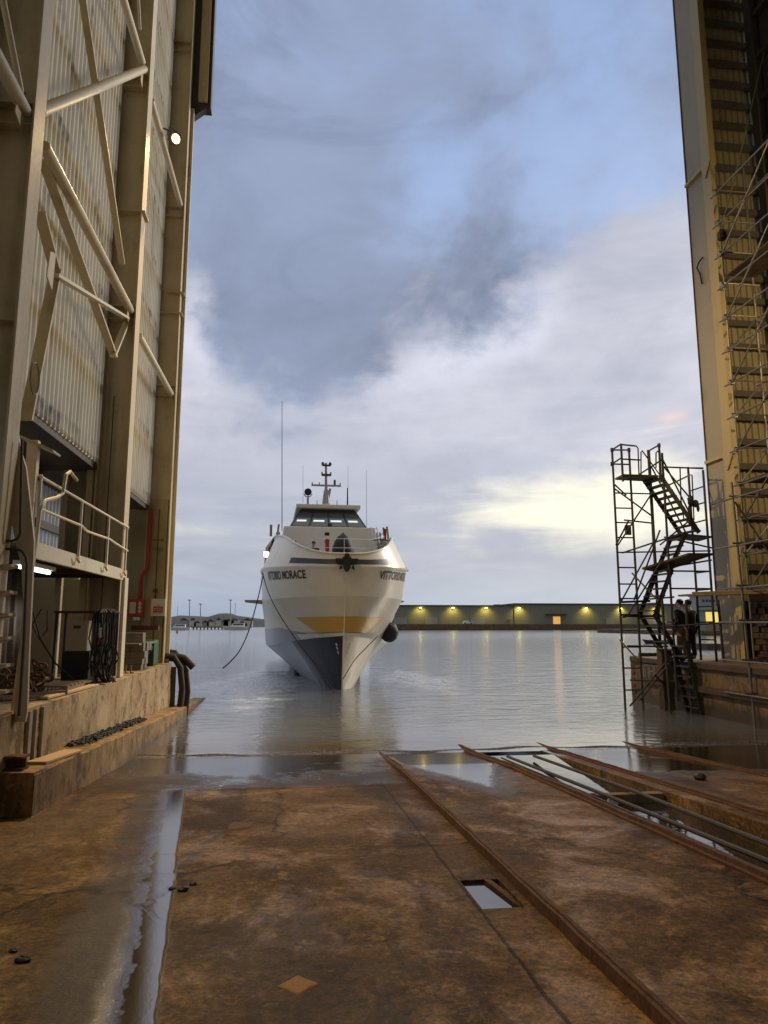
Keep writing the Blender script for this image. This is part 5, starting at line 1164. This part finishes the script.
M['jeans'] = weathered('dark_trousers', (.020,.021,.027), (.012,.012,.015), .4, .85, scale=6, streak=False)
M['khaki'] = weathered('khaki_trousers', (.20,.145,.08), (.12,.085,.045), .4, .85, scale=6, streak=False)
M['hair'] = weathered('dark_hair', (.012,.010,.008), (.008,.007,.006), .3, .7, scale=20, streak=False)
def person(label, loc, yaw, arms, legs=.12, trousers='jeans', jacket='jacket', hat=None, lean=0.0):
    """figure 1.75 m tall facing local +Y; arms = (shoulder>elbow>wrist offsets) per side"""
    t = thing('person', label, 'person', loc); ly = lean
    C = []; E = []
    def v(p, r, par=None): C.append((Vector(p), r)); i = len(C)-1; (E.append((par, i)) if par is not None else None); return i
    pel = v((0,0,.95),(.145,.11)); sp1 = v((0,ly*.3,1.10),(.14,.10),pel); ch_ = v((0,ly*.7,1.30),(.165,.115),sp1); nk0 = v((0,ly,1.47),(.08,.07),ch_); nk = v((0,ly+.01,1.54),.055,nk0); hd0 = v((0,ly+.035,1.60),(.062,.078),nk); hd1 = v((0,ly+.03,1.67),(.074,.092),hd0); v((0,ly+.01,1.735),(.05,.062),hd1)
    hands = []; sl = []
    for s_, (e, w) in zip((-1,1), arms):
        sh = v((s_*.17,ly*.95,1.43),.062,nk0); el = v((s_*e[0],ly+e[1],e[2]),.045,sh); wr = v((s_*w[0],ly+w[1],w[2]),.03,el)
        d = (C[wr][0]-C[el][0]).normalized(); pm = v(C[wr][0]+d*.07,(.040,.022),wr); hands.append((C[wr][0], C[wr][0]+d*.085, d, s_)); sl.append((sh, el, wr))
        side = d.cross(Vector((0,1,0))); side = side.normalized() if side.length > .1 else Vector((1,0,0))
        for k, L in enumerate((.068,.078,.072,.055)):
            b0 = C[pm][0]+side*(.027-.018*k)+d*.018; f1 = v(b0+d*L*.5+Vector((0,.008,0)), .009, pm); v(b0+d*L+Vector((0,.022,0)), .0075, f1)
        th = v(C[wr][0]+d*.03+side*.045, .011, pm); v(C[wr][0]+d*.075+side*.058+Vector((0,.012,0)), .009, th)
    lg = []
    for s_, f in zip((-1,1),(1,-1)):
        hp_ = v((s_*.09,0,.90),.088,pel); kn = v((s_*.10,.02+f*legs*.4,.50),.060,hp_); an = v((s_*.105,f*legs,.09),.040,kn); v((s_*.115,f*legs+.11,.035),(.042,.032),an); lg.append((hp_,kn,an))
    body = skin_body('body', C, E, M['skin'], t)
    # clothes: a little fuller than the body, ending at neck, cuffs, waist and ankle
    J = [(C[pel][0]+Vector((0,0,-.10)),(.215,.175)),(C[sp1][0],(.21,.17)),(C[ch_][0],(.235,.18)),(C[nk0][0],(.13,.12))]; JE = [(0,1),(1,2),(2,3)]
    for sh, el, wr in sl:
        n = len(J); J += [(C[sh][0],.105),(C[el][0],.085),(C[wr][0],.06)]; JE += [(3,n),(n,n+1),(n+1,n+2)]
    skin_body('jacket', J, JE, M[jacket], t)
    Tt = [(C[pel][0],(.165,.13))]; TE = []
    for hp_, kn, an in lg: n = len(Tt); Tt += [(C[hp_][0],.112),(C[kn][0],.085),(C[an][0],.066)]; TE += [(0,n),(n,n+1),(n+1,n+2)]
    skin_body('trousers', Tt, TE, M[trousers], t)
    for hp_, kn, an in lg:
        a = C[an][0]; skin_body('shoe', [(a+Vector((0,-.02,-.02)),(.055,.055)),(a+Vector((0,.07,-.045)),(.052,.042)),(a+Vector((0,.16,-.058)),(.044,.030))], [(0,1),(1,2)], M['black'], t, 1)
    h = C[hd1][0]
    mb = MB(); o = root_loc(t)
    for s_ in (-1,1): mb.lathe(o+h+Vector((s_*.030,.083,.0)),[(.002,-.008),(.012,-.004),(.012,.004),(.002,.010)],8,'Y')
    mb.build('eye', M['white'], t)
    mb = MB(); mb.prism([o+h+Vector(q) for q in ((-.014,.088,-.035),(.014,.088,-.035),(0,.086,.015))],(0,.022,0)); mb.build('nose', M['skin'], t)
    mb = MB(); mb.box(o.x+h.x-.022,o.x+h.x+.022,o.y+h.y+.070,o.y+h.y+.088,o.z+h.z-.066,o.z+h.z-.056); mb.build('mouth', M['red'], t)
    mb = MB()
    for s_ in (-1,1): mb.lathe(o+h+Vector((s_*.078,-.005,-.01)),[(.004,-.012),(.028,-.004),(.026,.006),(.004,.012)],8,'X')
    mb.build('ear', M['skin'], t)
    mb = MB(); lump(mb, o+h+Vector((0,-.022,.028)), .092,.100,.082, 3, 14, 8); mb.build('cap' if hat else 'hair', M[hat] if hat else M['hair'], t, smooth=True)
    t.rotation_euler.z = yaw; return t
ARM_DOWN = ((.24,-.04,1.16),(.23,.10,.94)); ARM_RAIL = ((.27,.10,1.20),(.20,.34,1.14)); ARM_POCKET = ((.27,-.06,1.17),(.18,.10,.98))
pa = atZ(683.5,660,1.412); pb = atZ(696,660,1.412)
person('person in dark jacket and khaki trousers standing on the right quay edge, watching the ship', (pa.x,pa.y,1.412), R(38), (ARM_DOWN, ARM_RAIL), .05, 'khaki')
person('person in all dark clothes standing on the right quay beside the shed column', (pb.x+.05,pb.y+.3,1.412), R(20), (ARM_POCKET, ARM_DOWN), .04, 'jeans')
M['navyjacket'] = weathered('navy_overalls', (.018,.022,.04), (.01,.012,.02), .4, .8, scale=6, streak=False)
hA = atY(278,533,34.0); hB = atY(322,543,31.5)
person('crew member in dark clothes behind the ship bulwark at its left shoulder', (hA.x,hA.y,hA.z-1.72), R(190), (ARM_DOWN, ARM_DOWN), .04, 'jeans', 'navyjacket', 'jacket')
person('crew member in dark clothes on the foredeck beside the red windlass', (hB.x-.35,hB.y,hB.z-1.72), R(170), (ARM_POCKET, ARM_RAIL), .04, 'jeans', 'navyjacket', 'jacket', .12)

# ------------------------------------------------------------------ far shore
WY = 300
wx = lambda px: atY(px, 615, WY).x
wz = lambda py: atY(500, py, WY).z
M['wh_wall'] = weathered('olive_shed_cladding', (.23,.235,.17), (.17,.175,.13), .35, .75, scale=.06, bmp=0, seam=4.5)
M['wh_roof'] = weathered('dark_shed_roof', (.07,.075,.06), (.05,.05,.045), .3, .8, scale=.05, bmp=0)
M['wh_door'] = weathered('grey_dock_door', (.30,.32,.30), (.2,.21,.2), .3, .6, scale=.4, bmp=0)
wh_ = thing('warehouse', 'long low olive warehouse with lit wall lamps across the water', 'warehouse', (wx(500), WY, 1.5))
def bx(name, x0, x1, y0, y1, z0, z1, m, parent=wh_): mb = MB(); mb.box(x0,x1,y0,y1,z0,z1); return mb.build(name, m, parent)
bx('wall', wx(384), wx(514), WY, WY+60, 1.0, wz(606), M['wh_wall']); bx('wall', wx(514)+.02, wx(790), WY-.5, WY+70, 1.0, wz(604.2), M['wh_wall'])
bx('roof', wx(384)-.4, wx(514)+.4, WY-.8, WY+60, wz(606)+.01, wz(605.2), M['wh_roof']); bx('roof', wx(514)-.2, wx(790), WY-1.4, WY+70, wz(604.2)+.01, wz(603.2), M['wh_roof'])
for px, w in ((400,13),(431,12),(477,14),(609,8),(650,9)): bx('dock_door', wx(px-w/2), wx(px+w/2), WY-.9, WY-.52, 1.2, wz(617.5), M['wh_door'])
for px in (510,): bx('window', wx(px-1.2), wx(px+1.2), WY-.72, WY-.52, wz(619.5), wz(617), M['wh_door'])
ld_ = bx('lit_door', wx(552.5), wx(559.5), WY-.8, WY-.52, wz(624), wz(616.5), M['warm_room'])
bx('canopy', wx(545), wx(566), WY-2.5, WY-.52, wz(614.6), wz(614), M['wh_roof'])
bx('roof_unit', wx(501), wx(506), WY+8, WY+12, wz(605.2), wz(603.8), M['wh_door']); bx('roof_unit', wx(508), wx(513), WY+8, WY+12, wz(605.2), wz(604), M['wh_door'])
for px in (420,452.5,485.5,518.5,585.5,620,655,712):
    lp = thing('wall_lamp', 'lit amber lamp mounted high on the warehouse wall', 'lamp', (wx(px), WY-.6, wz(607.5)), 'amber lamps along the warehouse wall')
    x, z = wx(px), wz(608.2)
    mb = MB(); mb.box(x-.32,x+.32,WY-1.2,WY-.55,z+.25,z+.5); mb.build('hood', M['wh_roof'], lp)
    mb = MB(); mb.box(x-.36,x+.36,WY-1.25,WY-.80,z-.25,z+.24); mb.build('lens', M['amber_glow'], lp)
    l = bpy.data.lights.new('wall_lamp_light','SPOT'); o = bpy.data.objects.new('wall_lamp_light', l); COL.objects.link(o); l.energy = 1000; l.color = (1,.72,.14); l.spot_size = R(130); l.spot_blend = .9; l.shadow_soft_size = .3
    o.location = (x, WY-2.6, z+.6); o.rotation_euler = Vector((0,.55,-1)).to_track_quat('-Z','Y').to_euler()
bq = MB(); bq.box(wx(378), wx(800), WY-6, WY+80, -2, wz(624.2)); tag(bq.build('quay_wall', M['quay_dark']), 'dark quay wall below the olive warehouse across the water', 'quay wall')
# white office block and amber-lit shed at the right
of = thing('office_block', 'white flat-roofed office block beyond the right quay', 'building', (wx(712), 250, 1.5))
a = lambda px, py, Y=250: atY(px, py, Y)
mb = MB(); mb.box(a(699,610).x, a(740,610).x, 250, 256, 1, a(710,596.5).z); mb.build('wall', M['shipgrey'], of)
mb = MB(); mb.box(a(698,610).x, a(741,610).x, 249.6, 256.4, a(710,596.5).z+.01, a(710,595.8).z); mb.build('roof', M['wh_door'], of)
for k in range(4): mb = MB(); mb.box(a(703+3.4*k,610).x, a(705+3.4*k,610).x, 249.8, 249.99, a(710,602).z, a(710,599.5).z); mb.build('window', M['wh_roof'], of)
sg2 = thing('lit_shed', 'small shed with amber-lit open front between the persons and the column', 'shed', (a(713,615,150).x,150,1))
mb = MB(); q = lambda px, py: a(px,py,150)
mb.box(q(705,610).x,q(719,610).x,150.3,156,.8,q(712,611).z); mb.build('wall', M['wh_wall'], sg2)
mb = MB(); mb.box(q(706,610).x,q(718,610).x,150.1,150.29,q(712,623.5).z,q(712,612).z); mb.build('lit_opening', emit('amber_opening',(1,.78,.18),.45), sg2)
mb = MB(); mb.box(q(704,610).x,q(720,610).x,149.6,156.3,q(712,611).z+.01,q(712,610).z); mb.build('roof', M['wh_roof'], sg2)
mb = MB(); mb.box(q(690,610).x,q(760,610).x,146,200,-1,q(700,630.5).z); tag(mb.build('quay_wall', M['quay_dark']), 'low dark quay carrying the amber-lit shed beyond the right quay', 'quay wall')
# parked van and cars on the far quay
def vehicle(name, label, cat, px, L, Hh, m, Y=288, van=True):
    x = a(px,620,Y).x; z = wz(624.2)+.02; t = thing(name, label, cat, (x,Y,z))
    mb = MB(); prof = [(-L/2,.35),(L/2,.35),(L/2,Hh*.55),(L*.36,Hh*.6),(L*.24,Hh),(-L/2+.1,Hh)] if van else [(-L/2,.3),(L/2,.3),(L/2,Hh*.5),(L*.28,Hh*.58),(L*.12,Hh),(-L*.25,Hh),(-L*.42,Hh*.6),(-L/2,Hh*.55)]
    mb.prism([(x+u,Y,z+w) for u,w in prof],(0,1.8,0)); mb.build('body', m, t)
    for u in (-L*.3,L*.32): mb = MB(); mb.lathe((x+u,Y-.02,z+.33),[(.33,-.1),(.33,.1)],14,'Y'); mb.build('wheel', M['black'], t)
    mb = MB(); mb.prism([(x+u,Y-.02,z+w) for u,w in ((L*.12,Hh*.62),(L*.30,Hh*.62),(L*.22,Hh*.92),(L*.12,Hh*.92))],(0,.015,0)); mb.build('window', M['glass'], t)
vehicle('parked_van', 'white van parked on the far quay behind the stair tower', 'van', 661, 5.2, 2.2, M['white'])
vehicle('parked_car', 'small pale car parked on the far quay left of the ship-side dock door', 'car', 468, 4.2, 1.45, M['white'], van=False)
# floating pontoon and small open boat beyond the right quay
mb = MB(); mb.box(atZ(640,641,.4).x, 40, 66, 69.5, -.2, .55); tag(mb.build('pontoon', M['dark_wood']), 'dark low pontoon floating beyond the right quay', 'pontoon')
mb = MB(); mb.box(11.3, 13.2, 22.5, 22.7, 1.414, 1.52); tag(mb.build('edge_timber', M['black']), 'black timber laid along the outer edge of the right quay', 'timber')
bt = thing('small_boat', 'small dark open boat moored by the pontoon beyond the quay', 'boat', atZ(657,643.5,0))
p = atZ(657,643.5,0); mb = MB()
lv = [[(-2.0,0,.55),(-1.2,-.5,.45),(.2,-.75,.4),(1.8,-.6,.42),(1.8,.6,.42),(.2,.75,.4),(-1.2,.5,.45)],[(-1.5,0,-.1),(-1,-.3,-.1),(.2,-.45,-.1),(1.7,-.4,-.1),(1.7,.4,-.1),(.2,.45,-.1),(-1,.3,-.1)]]
mb.add([p+Vector(q) for r_ in lv for q in r_],[(i,(i+1)%7,7+(i+1)%7,7+i) for i in range(7)]+[tuple(range(13,6,-1))]); mb.build('hull', M['bandgrey'], bt)
mb = MB(); mb.box(p.x-.2,p.x+.1,p.y-.65,p.y+.65,p.z+.28,p.z+.33); mb.build('thwart', M['wood'], bt)
mb = MB(); mb.box(p.x+1.75,p.x+2.0,p.y-.15,p.y+.15,p.z+.1,p.z+.85); mb.build('outboard', M['black'], bt)
# jetty, lamp posts, boats and houses at the left
JY = 320
j = lambda px, py, Y=JY: atY(px,py,Y)
jt = thing('jetty', 'long low timber jetty on piles across the water at the left', 'jetty', j(205,629))
mb = MB(); mb.box(j(140,628).x, j(236,628).x, JY, JY+5, j(200,627.6).z, j(200,626.3).z); mb.build('deck', M['grey_wood'], jt)
for k in range(24): mb = MB(); x = j(150+3.6*k,628).x; mb.box(x-.25,x+.25,JY+.2,JY+.7,-1,j(200,627.6).z); mb.build('pile', M['dark_wood'], jt)
for px, pt, lab in ((189.5,600.5,'tall grey lamp post on the jetty, nearest the left shed'),(200.5,604.5,'shorter grey lamp post on the jetty between two taller ones'),(230.5,600.5,'tall grey lamp post near the outer end of the jetty')):
    lp = thing('lamp_post', lab, 'lamp post', j(px,626), 'grey lamp posts on the jetty'); mb = MB(); mb.tube(j(px,627),j(px,pt),.26,8,.16); mb.build('pole', M['shipgrey'], lp)
    mb = MB(); c = j(px,pt); mb.box(c.x-.7,c.x+.7,c.y-.3,c.y+.3,c.z,c.z+.35); mb.build('lamp_head', M['shipgrey'], lp)
mp = MB(); mp.tube((j(177.5,630,200).x,200,-1),(j(177.5,627.5,200).x,200,.9),.35,8); tag(mp.build('mooring_post', M['yellow_cream']), 'yellow mooring post in the water by the left shed corner', 'post')
def yacht(px, Y, L, label, mast=True, seed=0):
    c = atY(px, 627.5, Y); c.z = 0; t = thing('moored_boat', label, 'boat', c)
    mb = MB(); k = L/10
    lv = [[(-5,0,1.5),(-3,-1.2,1.25),(1,-1.6,1.1),(5,-1.2,1.15),(5,1.2,1.15),(1,1.6,1.1),(-3,1.2,1.25)],[(-4,0,-.2),(-2.5,-.7,-.2),(1,-1,-.2),(4.7,-.8,-.2),(4.7,.8,-.2),(1,1,-.2),(-2.5,.7,-.2)]]
    mb.add([c+Vector(q)*k for r_ in lv for q in r_],[(i,(i+1)%7,7+(i+1)%7,7+i) for i in range(7)]+[tuple(range(7))]); mb.build('hull', M['white'], t)
    mb = MB(); mb.prism([c+Vector(q)*k for q in ((-2,-.8,1.1),(3,-.8,1.1),(3,-.8,2.4),(-1,-.8,2.4))],(0,1.6*k,0)); mb.build('cabin', M['white'], t)
    mb = MB(); mb.prism([c+Vector(q)*k for q in ((-1.1,-.83,1.7),(2.6,-.83,1.7),(2.6,-.83,2.15),(-.8,-.83,2.15))],(0,.02,0)); mb.build('window', M['bandgrey'], t)
    if mast: mb = MB(); mb.tube(c+Vector((-.5,0,2))*k, c+Vector((-.5,0,9.5))*k, .09*k, 6); mb.tube(c+Vector((-.5,0,3.2))*k, c+Vector((3.5,0,3.2))*k, .08*k, 6); mb.build('mast', M['shipgrey'], t)
yacht(178, 300, 10, 'white motor boat moored at the jetty by the left shed corner', True); yacht(236, 310, 12, 'white fishing boat moored at the outer end of the jetty', True)
rnd = random.Random(31)
for k in range(11):
    px = 186+6.2*k+rnd.uniform(-2,2); Y = 560; py = rnd.uniform(620,624.5); w = rnd.uniform(2.2,4); c = atY(px,py,Y)
    hn = thing('house', 'tiny pale house among others at the foot of the far hill', 'house', c, 'tiny houses at the foot of the far hill')
    mb = MB(); mb.box(c.x-w,c.x+w,Y,Y+6,-1,c.z+.3); mb.build('wall', M['offwhite'] if k%3 else M['shipgrey'], hn)
    mb = MB(); mb.prism([(c.x-w-.3,Y-.4,c.z+.31),(c.x+w+.3,Y-.4,c.z+.31),(c.x,Y-.4,c.z+2.3)],(0,6.8,0)); mb.build('roof', M['wh_roof'], hn)
